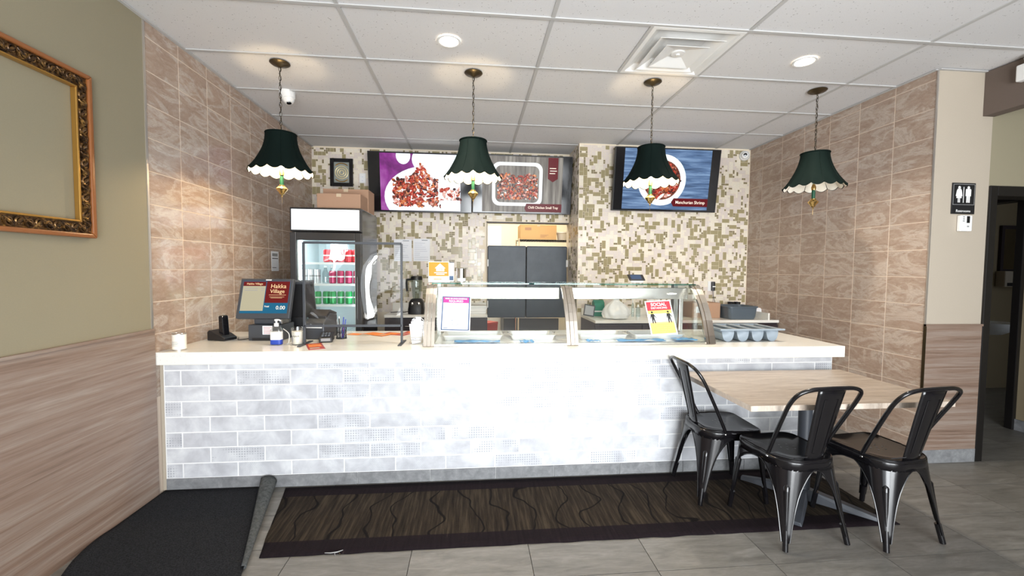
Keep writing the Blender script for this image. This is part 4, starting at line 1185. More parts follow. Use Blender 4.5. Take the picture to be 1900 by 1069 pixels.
MB().tube([(-.09, .05, .02), (-.15, .02, .012), (-.22, .04, .012), (-.3, .0, .012)], .006, 6).build('power_cord', 'black', t, True)
# stack of papers left of swing door
p = ony(888, 575, 5.05)
for k, lb in enumerate(('lower white foam container stack beside the swing door', 'upper white foam container resting on another by the swing door')):
    t = thing('foam_container', lb, 'container', (p.x-.02+.01*k, 5.06, ZB+.001+.046*k))
    MB().prism([(-.1, 0), (.1, 0), (.11, .02), (.11, .026), (.1, .044), (-.1, .044), (-.11, .026), (-.11, .02)], lambda u, v_, q: (u, -.1+q, v_), .2).build('shell', 'white', t)
    MB().box(-.1105, .1105, -.1005, .1005, .0215, .0245).build('lid_seam', 'gray', t)

# ---- items on right back counter
YI = 4.48
def at(px0, py0, px1, py1, Y=YI):
    a, b_ = ony(px0, py0, Y), ony(px1, py1, Y); return a.x, b_.x, a.z-ZB
x0, x1, h_ = at(1087, 566, 1106, 588)
t = thing('small_tablet', 'black framed tablet leaning against the green carton', 'tablet', ((x0+x1)/2, YI+.1, ZB+.012), R_(-18)); 
t.rotation_euler = (R_(-12), R_(9), R_(-10))
MB().box(-.06, .06, -.008, 0, 0, .13).build('case', 'black', t, bevel=.005)
MB().box(-.048, .048, -.0088, -.008, .014, .116).build('display', mat('tablet_grey', (.3, .31, .32), .2), t)
x0, x1, h_ = at(1105, 562, 1124, 588, 4.6)
t = thing('green_carton', 'dark green carton behind the plastic bag', 'carton', ((x0+x1)/2, 4.7, ZB+.001))
MB().box(-.06, .06, -.05, .05, 0, .15).build('body', 'cupgreen', t, bevel=.003)
MB().box(-.058, .058, -.0507, -.0503, .05, .065).build('print_band', 'white', t)
MB().prism([(-.05, .15), (.05, .15), (.0, .185)], lambda u, v_, q: (q-.06, u, v_), .12).build('gable_top', 'cupgreen', t)
x0, x1, h_ = at(1113, 551, 1167, 592)
t = thing('plastic_bag', 'knotted translucent white plastic bag on the back worktop', 'bag', ((x0+x1)/2, 4.43, ZB+.002))
def bagp(a_, u):
    th_ = 2*pi*a_; prof_ = [(.02, 0), (.13, .004), (.152, .05), (.14, .1), (.1, .15), (.045, .19), (.03, .205), (.05, .235), (.075, .25)]
    q = u*(len(prof_)-1); i = min(int(q), len(prof_)-2); f_ = q-i
    r = prof_[i][0]*(1-f_)+prof_[i+1][0]*f_; z = prof_[i][1]*(1-f_)+prof_[i+1][1]*f_
    w_ = 1+.13*noise.noise((cos(th_)*2.2, sin(th_)*2.2, z*9))+.05*sin(th_*9+z*30)
    if u > .85: w_ *= 1+.5*cos(2*th_)
    return (r*w_*cos(th_), r*.75*w_*sin(th_), z)
MB().grid(48, 28, bagp, closed=True).build('bag_skin', 'bag', t, True)
MB().tube([(.02*cos(k*.9), .02*sin(k*.9), .2+.004*sin(k*2)) for k in range(9)], .008, 6).build('knot', 'bag', t, True)
for (px, h2, r_, lb, m_n) in ((1174, .2, .016, 'slim clear squeeze bottle with nozzle behind the safety poster', 'bottleglass'), (1184, .14, .026, 'squat clear condiment bottle behind the safety poster', 'bottleglass')):
    q = ony(px, 570, 4.62); t = thing('condiment_bottle', lb, 'bottle', (q.x, 4.62, ZB+.001))
    MB().lathe([(r_, 0), (r_, h2*.65), (r_*.5, h2*.75), (r_*.45, h2*.8)], n=16).build('body', m_n, t, True)
    MB().lathe([(r_*.55, h2*.8), (r_*.4, h2*.88), (r_*.15, h2)], n=12).build('nozzle', 'white', t, True)
q = ony(1215, 580, 4.55); t = thing('small_basket', 'wire basket of wrapped cutlery behind the safety poster', 'basket', (q.x, 4.56, ZB+.001))
m_ = MB()
for z in (.004, .05, .1): m_.tube([(.09*cos(2*pi*k/20), .07*sin(2*pi*k/20), z) for k in range(20)], .0025, 5, closed=True)
for k in range(12): m_.tube([(.09*cos(2*pi*k/12), .07*sin(2*pi*k/12), .004), (.09*cos(2*pi*k/12), .07*sin(2*pi*k/12), .1)], .002, 5)
m_.build('wire_frame', 'steel', t, True)
for k in range(6): MB().tube([(-.04+.016*k, .01*(k % 2), .008), (-.07+.026*k, .02*(k % 3)-.02, .2)], .006, 6).build('wrapped_cutlery', 'paper', t, True)
q = ony(1250, 580, 4.55); t = thing('napkin_pack', 'clear wrapped pack of napkins near the brown carton', 'pack', (q.x, 4.58, ZB+.001))
rbox(MB(), [(.07, .06, 0), (.075, .065, .05), (.07, .06, .13), (.05, .03, .16)]).build('pack', 'bag', t, True)
MB().box(-.071, .071, -.068, -.0665, .04, .09).build('label', 'gray', t)
x0, x1, h_ = at(1285, 562, 1336, 591, 4.45)
ct_ = carton('cardboard_box', 'brown open cardboard carton beside the grey tub on back worktop', x0, x1, 4.45, 4.68, ZB+.001, ZB+h_, 'card', lines=False)
MB().box(-.12, -.04, -.1162, -.1156, .06, .13).build('white_label', 'paper', ct_)
x0, x1, h_ = at(1347, 569, 1403, 592, 4.36)
def bus_tub(name, label, xc, yc, z, w_, d_, h_, m):
    t = thing(name, label, 'tub', (xc, yc, z))
    def loop(hx, hy, r, zz):
        return [(x, y, zz) for x, y in rrect(-hx, hx, -hy, hy, r, 4)]
    m_ = MB(); rings = [[m_.bm.verts.new(p) for p in L] for L in (loop(w_*.8, d_*.82, .03, 0), loop(w_*.88, d_*.9, .04, h_*.25), loop(w_*.94, d_*.95, .045, h_*.9), loop(w_, d_, .05, h_*.92), loop(w_, d_, .05, h_), loop(w_*.92, d_*.93, .04, h_), loop(w_*.78, d_*.8, .03, .008))]
    nn = len(rings[0])
    for A, B in zip(rings, rings[1:]):
        for k in range(nn): m_._q([A[k], A[(k+1) % nn], B[(k+1) % nn], B[k]])
    m_._q(rings[0][::-1]); m_._q(rings[-1]); m_.build('tub', m, t, True)
    MB().tube([(x, y, h_) for x, y in rrect(-w_, w_, -d_, d_, .05, 4)], .004, 6, closed=True).build('rim', m, t, True)
bus_tub('bus_tub', 'dark grey polymer tub on the back worktop near the tiled corner', (x0+x1)/2, 4.46, ZB+.001, (x1-x0)/2, .16, h_, 'traydark')
for k, (px, lb) in enumerate(((1360, 'black tumbler on the upstand side, beside the brown carton'), (1372, 'black tumbler next to the tiled corner wall'))):
    q = ony(px, 569, 4.73); t = thing('black_tumbler', lb, 'cup', (q.x-.03, 4.73, ZB+.001))
    MB().lathe([(.028, 0), (.03, .08), (.036, .16), (.033, .16), (.027, .01)], n=18, capt=True).build('cup', 'black', t, True)
    MB().lathe([(.0362, .15), (.0372, .158)], n=18, capb=False, capt=False).build('rim', 'blackgloss', t, True)
x0, x1, h_ = at(1397, 571, 1419, 590, 4.62)
t = thing('white_carton', 'small white paper carton beside the dark grey tub', 'carton', ((x0+x1)/2, 4.62, ZB+.001))
MB().box(-(x1-x0)/2, (x1-x0)/2, -.05, .05, 0, h_-.02).build('body', 'paper', t, bevel=.004)
MB().prism([(-.05, 0), (.05, 0), (.03, .02), (-.03, .02)], lambda u, v_, q: (q-(x1-x0)/2, u, h_-.02+v_), x1-x0).build('flap', 'paper', t)

# ================================================================== FRIDGE
FX, FY, FYB = (-1.682, -1.045), 4.05, 4.70
fw = (FX[1]-FX[0])/2; FZ = 1.985
fg = thing('drinks_fridge', 'black upright drinks fridge with lit white header and glass door', 'fridge', ((FX[0]+FX[1])/2, FY, 0))
fd = FYB-FY
m_ = MB().box(-fw, -fw+.035, .05, fd, .03, FZ).box(fw-.035, fw, .05, fd, .03, FZ).box(-fw+.035, fw-.035, .05, fd, FZ-.02, FZ).box(-fw+.035, fw-.035, fd-.03, fd, .03, FZ-.02).box(-fw+.035, fw-.035, .05, fd-.03, .03, .2).box(-fw+.035, fw-.035, .06, fd-.03, 1.75, FZ-.02)
m_.build('cabinet', 'blackgloss', fg, bevel=.004)
iw = mat('fridge_interior', (.62, .7, .72), .45)
m_ = MB().box(-fw+.035, -fw+.04, .06, fd-.03, .2, 1.75).box(fw-.04, fw-.035, .06, fd-.03, .2, 1.75).box(-fw+.04, fw-.04, fd-.035, fd-.03, .2, 1.75).box(-fw+.04, fw-.04, .06, fd-.035, .2, .21).box(-fw+.04, fw-.04, .06, fd-.035, 1.74, 1.75)
m_.build('liner', iw, fg)
hd = MB().box(-fw, fw, .0, .06, 1.765, FZ).build('header_box', 'black', fg, bevel=.006)
MB().box(-fw+.016, fw-.016, -.003, 0, 1.78, FZ-.018).build('header_panel', 'header_light', hd)
dr = MB().box(-fw, -fw+.055, -.005, .045, .2, 1.755).box(fw-.055, fw, -.005, .045, .2, 1.755).box(-fw+.055, fw-.055, -.005, .045, 1.685, 1.755).box(-fw+.055, fw-.055, -.005, .045, .2, .27).build('door', 'black', fg, bevel=.004)
MB().box(-fw+.055, fw-.055, .012, .022, .27, 1.685).build('door_glass', 'fridgeglass', dr)
MB().box(-fw+.055, -fw+.066, .0225, .035, .27, 1.685).box(fw-.066, fw-.055, .0225, .035, .27, 1.685).build('inner_gasket', 'white', dr)
MB().tube([(fw-.03, -.03, .95), (fw-.03, -.03, 1.35)], .01, 8).build('door_handle', 'black', dr, True)
MB().box(-fw+.02, fw-.02, .02, .05, .04, .19).build('kick_grille', 'black', fg)
for s_ in (-1, 1): MB().tube([(s_*(fw-.062), .062, .25), (s_*(fw-.062), .062, 1.72)], .009, 8).build('light_tube', 'tube_light', fg, True)
area_l = bpy.data.lights.new('fridge_lamp', 'AREA'); area_l.shape = 'RECTANGLE'; area_l.size = .5; area_l.size_y = .1; area_l.energy = 3.2; area_l.color = (.86, .96, 1)
ao = bpy.data.objects.new('fridge_lamp', area_l); col.objects.link(ao); ao.parent = fg; ao.location = (0, .12, 1.735)
fcx = (FX[0]+FX[1])/2
shelfz = [ony(640, yy, FY+.12).z for yy in (487, 526, 564)]
shelfz = [shelfz[0], shelfz[1], shelfz[2], shelfz[2]-.3]
for z in shelfz:
    s_ = MB()
    for k in range(22): s_.tube([(-fw+.05+(2*fw-.1)*k/21, .08, z-.006), (-fw+.05+(2*fw-.1)*k/21, fd-.06, z-.006)], .0022, 5)
    s_.tube([(-fw+.045, .08, z-.006), (fw-.045, .08, z-.006)], .0042, 6).box(-fw+.045, fw-.045, .068, .075, z-.022, z-.003)
    s_.build('wire_shelf', 'white', fg, True)
def can(label, group, x, y, z, m, topm='steel', h_=.122, r_=.033):
    t = thing('drink_can', label, 'can', (fcx+x, FY+y, z), group=group)
    MB().lathe([(.026, 0), (r_, .008), (r_, h_-.014), (.028, h_-.002)], n=18).build('body', m, t, True)
    MB().lathe([(.027, h_-.002), (.028, h_), (.024, h_), (.0235, h_-.004), (0, h_-.004)], n=18).build('lid', topm, t, True)
    MB().box(-.006, .006, -.016, .004, h_-.004, h_-.002).build('pull_tab', topm, t)
    MB().lathe([(r_+.0003, h_*.48), (r_+.0003, h_*.58)], n=18, capb=False, capt=False).build('label_band', 'white' if m != 'silvercan' else 'gray', t, True)
    return t
MT['redcan'] = mat('red_can', (.6, .02, .04), .3, .3); MT['greencan'] = mat('green_can', (.01, .3, .08), .3, .3); MT['silvercan'] = mat('silver_can', (.7, .72, .74), .28, .7)
MT['pinkcan'] = mat('crimson_can', (.42, .02, .1), .3, .3)
for k in range(5): can('red drink can on the upper fridge shelf', 'red cans on the upper fridge shelf', -.03+.067*k, .12, shelfz[0], 'redcan')
for k in range(4): can('red drink can in the rear row of the upper fridge shelf', 'rear red cans on the upper fridge shelf', -.0+.067*k, .2, shelfz[0], 'redcan')
for k in range(3): can('silver drink can on the middle fridge shelf', 'silver cans on the middle fridge shelf', -.245+.06*k, .13, shelfz[1], 'silvercan', h_=.135, r_=.029)
for k, x in enumerate((.0, .075, .15, .225)): can('crimson drink can on the middle fridge shelf', 'crimson cans on the middle fridge shelf', x+.02, .12, shelfz[1], 'pinkcan')
for k in range(2):
    t = thing('glass_bottle', 'clear glass bottle on the middle fridge shelf', 'bottle', (fcx-.07+.062*k, FY+.19, shelfz[1]), group='glass bottles in the fridge')
    MB().lathe([(.028, 0), (.03, .02), (.03, .1), (.016, .13), (.013, .155)], n=18, capt=False).build('body', 'bottleglass', t, True)
    MB().lathe([(.015, .15), (.015, .168), (0, .168)], n=14).build('cap', 'white', t, True)
for k, x in enumerate((-.12, -.045, .02, .09, .17, .24)):
    can('green drink can on the lower fridge shelf', 'green cans on the lower fridge shelf', x, .12+.015*(k % 2), shelfz[2], 'greencan')
t = thing('juice_bottle', 'squat green bottle with round white label on the lower fridge shelf', 'bottle', (fcx-.195, FY+.125, shelfz[2]))
MB().lathe([(.034, 0), (.038, .02), (.038, .09), (.022, .125), (.018, .14)], n=20).build('body', 'greencan', t, True)
MB().lathe([(.019, .138), (.019, .155), (0, .156)], n=14).build('cap', 'brass', t, True)
MB().disc((0, .06), .024, .024, 18, -.0385).build('round_label', 'paper', t)
q = lambda a: a
carton('cardboard_box', 'plain brown carton on the fridge roof, in front of another', ony(592, 365, 4.22).x, ony(672, 365, 4.22).x, 4.16, 4.42, FZ+.001, FZ+.15, 'card', lines=False)
carton('cardboard_box', 'printed brown carton at the back of the fridge roof', ony(603, 353, 4.5).x, ony(690, 353, 4.5).x-.02, 4.44, 4.69, FZ+.001, FZ+.245, 'card')

# ================================================================== GLASS DISPLAY CASE
dc = thing('glass_display_case', 'curved glass countertop display case with polished steel frames', 'display case', (.7, 2.86, .9))
def dcl(x, y, z): return (x-.7, y-2.86, z-.9)
prof_c = [(2.862, .904), (2.880, .96), (2.898, 1.01), (2.918, 1.066), (2.946, 1.124), (2.983, 1.185), (3.031, 1.246), (3.068, 1.286), (3.103, 1.312), (3.13, 1.318)]
XC = [(-.335, -.262), (.655, .737), (1.675, 1.748)]
for a, b_ in XC:
    o_ = MB()
    m3 = [(a, a+(b_-a)*.3), (a+(b_-a)*.34, a+(b_-a)*.66), (a+(b_-a)*.7, b_)]
    for k, (u0, u1) in enumerate(m3):
        d_ = .008 if k == 1 else .004
        A = []
        for i, (yy, zz) in enumerate(prof_c):
            A.append((yy, zz))
        for (y0, z0), (y1, z1) in zip(A, A[1:]):
            n_ = Vector((0, -(z1-z0), (y1-y0))).normalized()
            v8 = []
            for xx in (u0, u1):
                for (yy, zz) in ((y0, z0), (y1, z1)):
                    for s_ in (-.012, d_):
                        v8.append(o_.bm.verts.new(dcl(xx, yy+n_.y*s_, zz+n_.z*s_)))
            for q_ in ((0, 1, 3, 2), (4, 6, 7, 5), (1, 5, 7, 3), (0, 2, 6, 4), (0, 4, 5, 1), (2, 3, 7, 6)): o_._q([v8[i] for i in q_])
    bmesh.ops.remove_doubles(o_.bm, verts=o_.bm.verts[:], dist=.0004)
    o_.build('curved_frame', 'steelwarm', dc, True)
for k in range(2):
    x0, x1 = XC[k][1]-.01, XC[k+1][0]+.01
    m_ = MB()
    rows_ = [[m_.bm.verts.new(dcl(x, yy, zz)) for x in (x0, x1)] for yy, zz in prof_c]
    for A, B in zip(rows_, rows_[1:]): m_._q([A[0], A[1], B[1], B[0]])
    m_.build('front_glass', 'glass', dc, True)
    c0 = dcl(x0-.03, 3.10, 1.3195); c1 = dcl(x1+.03, 3.44, 1.3275)
    tg = MB().box(c0[0], c1[0], c0[1], c1[1], c0[2], c1[2]).build('top_glass', 'glass', dc)
    MB().box(c0[0], c1[0], c0[1]-.003, c0[1]-.0004, c0[2], c1[2]).build('glass_edge', 'teal_glass', tg)
    c0 = dcl(x0+.012, 3.135, 1.208); c1 = dcl(x1-.012, 3.2, 1.296)
    MB().box(c0[0], c1[0], c0[1], c1[1], c0[2], c1[2]).build('light_hood', 'steel', dc, bevel=.004)
    c0 = dcl(x0, 2.868, .9005); c1 = dcl(x1, 2.885, .918)
    MB().box(c0[0], c1[0], c0[1], c1[1], c0[2], c1[2]).build('bottom_rail', 'steel', dc, bevel=.002)
for x in (-.27, 1.69):
    c0 = dcl(x-.016, 3.36, .9005); c1 = dcl(x+.016, 3.42, 1.318)
    MB().box(c0[0], c1[0], c0[1], c1[1], c0[2], c1[2]).build('rear_post', 'steel', dc, bevel=.002)
    if True:
        MB().prism([(yy-2.86, zz-.9) for yy, zz in prof_c]+[(3.36-2.86, 1.318-.9), (3.36-2.86, .004)], lambda u, v_, w_: (x-.7-.002+w_, u, v_), .004).build('side_glass', 'glass', dc)
c0 = dcl(1.615, 3.15, .905); c1 = dcl(1.645, 3.18, 1.21)
MB().box(c0[0], c1[0], c0[1], c1[1], c0[2], c1[2]).build('inner_post', 'steel', dc, bevel=.002)
c0 = dcl(-.262, 2.89, .9005); c1 = dcl(1.675, 3.36, .912)
MB().box(c0[0], c1[0], c0[1], c1[1], c0[2], c1[2]).build('deck', 'traysteel', dc)
# trays and film lying inside the case
def pan(xc, yc, w_, d_, label):
    t = thing('steel_tray', label, 'tray', (xc, yc, .9125))
    m_ = MB(); rings = [[m_.bm.verts.new((x, y, zz)) for x, y in rrect(-hx, hx, -hy, hy, .02, 3)] for hx, hy, zz in ((w_-.02, d_-.02, 0), (w_-.008, d_-.008, .035), (w_, d_, .037), (w_, d_, .039), (w_-.012, d_-.012, .038), (w_-.024, d_-.024, .004))]
    nn = len(rings[0])
    for A, B in zip(rings, rings[1:]):
        for k in range(nn): m_._q([A[k], A[(k+1) % nn], B[(k+1) % nn], B[k]])
    m_._q(rings[0][::-1]); m_._q(rings[-1]); m_.build('pan', 'traysteel', t, True)
    for s_ in (-1, 1): MB().tube([(s_*w_, -.03, .038), (s_*(w_+.012), 0, .045), (s_*w_, .03, .038)], .003, 6).build('grip', 'steel', t, True)
pan(.0, 3.13, .22, .12, 'shallow steel tray behind the face covering poster')
pan(.44, 3.13, .17, .12, 'shallow steel tray beside the middle steel frame')
pan(.97, 3.13, .19, .12, 'shallow steel tray right after the middle steel frame')
pan(1.4, 3.13, .2, .12, 'shallow steel tray under the yellow distancing poster')
def film(xc, yc, w_, d_, z, seedv, label, m='bluefilm'):
    t = MB().grid(20, 10, lambda u, v_: ((u-.5)*w_, (v_-.5)*d_, .012+.012*noise.noise((u*4+seedv, v_*3, seedv)))).build('plastic_film', m, loc=(xc, yc, z), smooth=True)
    md = t.modifiers.new('s', 'SOLIDIFY'); md.thickness = .001
    tag(t, label, 'plastic film')
film(.03, 2.945, .32, .07, .912, 1, 'crumpled blue protective film in the left half of the display case')
film(.38, 2.93, .1, .07, .912, 4, 'small blue film scrap next to the middle frame inside the case')
film(1.22, 2.94, .36, .07, .912, 7, 'wavy blue protective film under the distancing poster')
film(1.56, 2.96, .16, .1, .915, 12, 'dark blue film bundle in the right end of the case')
film(.86, 2.93, .1, .05, .912, 16, 'pale blue film scrap just right of the middle frame')

# ---- posters on the case
def poster(px, py, w_, h_, roll, label):
    c = ony(px, py, 2.93)
    # stands on the tangent of the curved glass
    t = thing('safety_poster', label, 'poster', (c.x, c.y-.012, c.z)); t.rotation_mode = 'XYZ'
    t.rotation_euler = (R_(-25), R_(roll), 0)
    MB().box(-w_/2, w_/2, -.001, 0, -h_/2, h_/2).build('page', 'paper', t)
    return t
ps = poster(845.5, 581, .205, .262, 1.5, 'white face covering poster with magenta banner taped to curved glass')
m_ = MB(); w_, h_ = .205, .262
for a_ in ((-.096, -.088, -.123, .123), (.088, .096, -.123, .123), (-.096, .096, .116, .123), (-.096, .096, -.123, -.116)): m_.box(a_[0], a_[1], -.0014, -.001, a_[2], a_[3])
m_.build('border', 'posterblue', ps)
MB().box(-.088, .088, -.0014, -.001, .076, .116).build('banner', 'magenta', ps)
text('lettering', 'MASK OR FACE COVERING', .0125, 'paper', ps, (0, -.0022, .106), bold=.0003)
text('lettering', 'REQUIRED', .021, 'paper', ps, (0, -.0022, .088), bold=.0001)
m_ = MB()
for k in range(7): m_.box(-.07+.004*(k % 3), .072-.006*(k % 2), -.0014, -.001, .062-.011*k, .0632-.011*k)
m_.build('print_lines', mat('pale_ink', (.4, .42, .46), .7), ps)
m_ = MB(); m_.tube([(.024*cos(q_), -.0016, -.058+.032*sin(q_)) for q_ in [2*pi*k/24 for k in range(24)]], .0012, 5, closed=True)
m_.tube([(-.024, -.0016, -.055), (-.012, -.0016, -.05), (0, -.0016, -.048), (.012, -.0016, -.05), (.024, -.0016, -.055)], .0012, 5)
m_.tube([(-.02, -.0016, -.078), (0, -.0016, -.07), (.02, -.0016, -.078)], .0009, 5)
m_.box(-.013, -.006, -.0016, -.001, -.043, -.041).box(.006, .013, -.0016, -.001, -.043, -.041).build('masked_face_drawing', 'posterblue', ps)
MB().box(-.08, -.05, -.0014, -.001, -.11, -.106).build('footer_mark', 'posterblue', ps)
ps = poster(1225, 589, .196, .262, -3, 'yellow and red distancing poster with two figures on curved glass')
MB().box(-.09, .09, -.0014, -.001, .055, .123).build('banner', 'posterred', ps)
MB().box(-.09, .09, -.0014, -.001, .03, .055).build('yellow_band', 'posteryellow', ps)
MB().box(-.09, .09, -.0014, -.001, -.12, -.045).build('yellow_band', 'posteryellow', ps)
MB().box(-.09, .09, -.0015, -.001, -.045, -.033).build('peach_band', 'posterpeach', ps)
text('lettering', 'SOCIAL', .034, 'paper', ps, (0, -.0022, .1), bold=.0006)
text('lettering', 'DISTANCING', .0205, 'paper', ps, (0, -.0022, .073), bold=.0001)
text('lettering', '6 ft', .014, 'ink', ps, (.0, -.0022, .008))
for s_ in (-1, 1):
    m_ = MB(); xc = s_*.06
    m_.disc((xc, .042), .0085, .0085, 14, -.0019)
    poly = [(-.012, .03), (.01, .03), (.026, .0), (.022, -.002), (.011, .014), (.011, -.006), (.016, -.042), (.009, -.042), (.001, -.01), (-.003, -.042), (-.01, -.042), (-.01, .012), (-.016, -.006), (-.02, -.004)]
    m_.prism([(xc+u, v_) for u, v_ in poly], lambda u, v_, q_: (u, -.0012-q_, v_), .0008)
    m_.build('figure', 'blackink', ps)
for k, s_ in enumerate(('Help us prevent the spread of', 'COVID-19, please stay', 'at least 6 feet from others', 'during your visit.')):
    text('lettering', s_, .0105, 'ink', ps, (0, -.0022, -.062-.0155*k))

# ---- things on the case top
ZT = 1.328
c = ony(816, 505, 3.3)
t = thing('tent_sign', 'orange and white tent sign with house emblem on the display case', 'sign', (c.x-.005, 3.26, ZT+.001), R_(8))
lean = .035
def leafm(y0, y1, name, m, th_=.002, zz=(0, .155), x=.078):
    return MB().prism([(y0, zz[0]), (y1, zz[1]), (y1+th_, zz[1]), (y0+th_, zz[0])], lambda u, v_, q_: (-x+q_, u, v_), 2*x).build(name, m, t)
leafm(-.05, 0, 'front_leaf', 'paper'); leafm(.05, .003, 'rear_leaf', 'paper')
sl = .05/.155
def onleaf(z): return -.05+sl*z-.0012
MB().prism([(onleaf(.045), .045), (onleaf(.152), .152), (onleaf(.152)+.0008, .152), (onleaf(.045)+.0008, .045)], lambda u, v_, q_: (-.076+q_, u, v_), .15).build('orange_panel', 'orange', t)
m_ = MB()
for poly in ([(-.04, .105), (0, .142), (.04, .105)], [(-.03, .105), (-.03, .083), (.03, .083), (.03, .105)]):
    m_.prism(poly, lambda u, v_, q_: (u+.01, onleaf(v_)-.0012+q_, v_), .0008)
m_.build('house_emblem', 'paper', t)
m_ = MB()
for k in (-1, 0, 1): m_.prism([(-.002+.011*k, .085), (.002+.011*k, .085), (.002+.011*k, .112), (-.002+.011*k, .112)], lambda u, v_, q_: (u+.01, onleaf(v_)-.002+q_, v_), .0008)
m_.build('fork_mark', 'orange', t)
m_ = MB()
for k, (a_, b_) in enumerate(((-.045, .05), (-.03, .03))): m_.prism([(a_, .068-.012*k), (b_, .068-.012*k), (b_, .075-.012*k), (a_, .075-.012*k)], lambda u, v_, q_: (u+.01, onleaf(v_)-.0012+q_, v_), .0008)
m_.build('emblem_lettering', 'paper', t)
MB().prism([(-.04, .02), (.02, .02), (.02, .026), (-.04, .026)], lambda u, v_, q_: (u, onleaf(v_)-.0008+q_, v_), .0008).build('lower_lettering', 'orange', t)
t = thing('card_holder', 'white and grey card box behind the orange tent sign', 'box', (ony(832, 505, 3.37).x, 3.38, ZT+.001))
MB().box(-.045, .045, -.03, .03, 0, .15).build('body', 'paper', t, bevel=.003)
MB().box(.0, .04, -.0308, -.0302, .012, .045).build('label', 'posterblue', t)
MB().box(-.045, .045, -.031, .031, .15, .156).build('black_lid', 'black', t)
c = ony(856, 505, 3.32)
t = thing('steel_tumbler', 'small steel cup standing on the display case top', 'cup', (c.x, 3.32, ZT+.001))
MB().lathe([(.034, 0), (.036, .03), (.039, .105), (.036, .105), (.032, .006)], n=24).build('cup', 'chrome', t, True)
MB().tube([(.039*cos(2*pi*k/24), .039*sin(2*pi*k/24), .105) for k in range(24)], .0022, 6, closed=True).build('rim', 'steel', t, True)
MB().lathe([(.0345, .004), (.0362, .03)], n=24, capb=False, capt=False).build('white_band', 'white', t, True)
c = ony(1180, 520, 3.3)
t = thing('display_tablet', 'small dark tablet lying propped on the right half of case top', 'tablet', (c.x, 3.27, ZT+.018)); t.rotation_euler = (R_(-58), 0, R_(-4))
MB().box(-.065, .065, -.008, 0, 0, .085).build('case', 'black', t, bevel=.004)
MB().box(-.045, .04, -.0088, -.008, .012, .073).build('display', emis('tablet_display', (.1, .16, .3), .5), t)
t2_ = MB().box(-.05, .05, .0, .018, -.0, .01).build('stand', 'white', t)

# ================================================================== COUNTER ITEMS
ZTOP = .9005
c = onz(324, 651, .9)
t = thing('tin_can', 'white labelled tin at the counter end by the wainscot', 'tin', (-1.868, 2.845, ZTOP))
MB().lathe([(.0375, 0), (.0375, .106)], n=28).build('can', 'steel', t, True)
MB().lathe([(.0379, .006), (.0379, .1)], n=28, capb=False, capt=False).build('paper_label', 'wax', t, True)
MB().tube([(.0375*cos(2*pi*k/28), .0375*sin(2*pi*k/28), .106) for k in range(28)], .0018, 6, closed=True).build('rim', 'steel', t, True)
m_ = MB()
for k in range(4): m_.box(-.02, .02-.006*(k % 2), -.0384, -.0379, .03+.008*k, .032+.008*k)
m_.build('label_print', 'gray', t)
t = thing('phone_dock', 'black cordless phone standing in its charging dock', 'phone', (-1.82, 3.22, ZTOP), R_(-18))
MB().prism([(-.075, 0), (.075, 0), (.075, .02), (.03, .045), (-.06, .075), (-.075, .06)], lambda u, v_, q_: (u, -.055+q_, v_), .11).build('base', 'black', t, bevel=.006)
MB().prism([(.0, .02), (.045, .02), (.035, .17), (.028, .18), (.005, .18), (-.003, .17)], lambda u, v_, q_: (u, -.028+q_, v_), .05).build('handset', 'blackgloss', t, bevel=.007)
# POS terminal
pt = thing('pos_terminal', 'charcoal point of sale terminal with customer screen on counter', 'cash register', (-1.49, 3.19, ZTOP), R_(-4))
MB().box(-.123, .113, -.03, .16, 0, .115).build('base_unit', 'charcoal', pt, bevel=.006)
MB().box(-.095, .095, -.0315, -.03, .0, .02).build('base_slot', 'black', pt)
MB().box(-.1, .1, .0, .15, .115, .172).build('neck', 'charcoal', pt, bevel=.01)
MB().box(.1005, .104, .0, .1, .118, .17).build('neck_stripe', 'steel', pt)
MB().box(-.02, .05, -.0308, -.03, .045, .108).build('sticker', 'paper', pt)
m_ = MB()
for k in range(5): m_.box(-.014, .044-.008*(k % 2), -.0312, -.0308, .052+.011*k, .055+.011*k)
m_.build('sticker_print', 'red', pt)
cs = bpy.data.objects.new('customer_screen', None); col.objects.link(cs); cs.parent = pt
mon = MB().box(-.187, .187, -.018, .018, 0, .297).build('customer_screen', 'charcoal', pt, bevel=.006, loc=(-.012, -.03, .158), rot=(R_(-17), 0, R_(2)))
bpy.data.objects.remove(cs)
SC['beige'] = emis('screen_beige', (.46, .42, .29), .85); SC['teal'] = emis('screen_teal', (.015, .11, .2), 1); SC['dred'] = emis('screen_dark_red', (.13, .012, .012), 1)
SC['gold'] = emis('screen_gold', (.8, .55, .3), 1)
MB().box(-.166, .166, -.0188, -.018, .038, .278).build('display', SC['teal'], mon)
MB().box(-.164, -.005, -.0194, -.0188, .056, .24).build('receipt_area', SC['beige'], mon)
MB().box(-.164, -.005, -.0194, -.0188, .24, .274).build('title_bar', SC['dred'], mon)
MB().box(.0, .164, -.0194, -.0188, .115, .276).build('logo_area', SC['dred'], mon)
m_ = MB()
for k in range(2): m_.box(-.15, -.06, -.0198, -.0194, .22-.014*k, .223-.014*k).box(-.035, -.015, -.0198, -.0194, .22-.014*k, .223-.014*k)
m_.build('receipt_lines', 'ink', mon)
text('lettering', 'Hakka Village', .021, SC['gold'], mon, (-.084, -.0202, .256))
text('lettering', 'Hakka', .044, SC['gold'], mon, (.086, -.0202, .238), bold=.0001)
text('lettering', 'Village', .04, SC['gold'], mon, (.082, -.0202, .2), bold=.0001)
MB().box(.025, .145, -.0202, -.0194, .172, .1745).box(.03, .135, -.0202, -.0194, .158, .160).box(.04, .12, -.0202, -.0194, .15, .152).build('logo_rule', SC['gold'], mon)
text('lettering', 'Total', .016, SC['text'], mon, (.02, -.0202, .088))
text('lettering', '0.00', .038, SC['text'], mon, (.118, -.0202, .078))
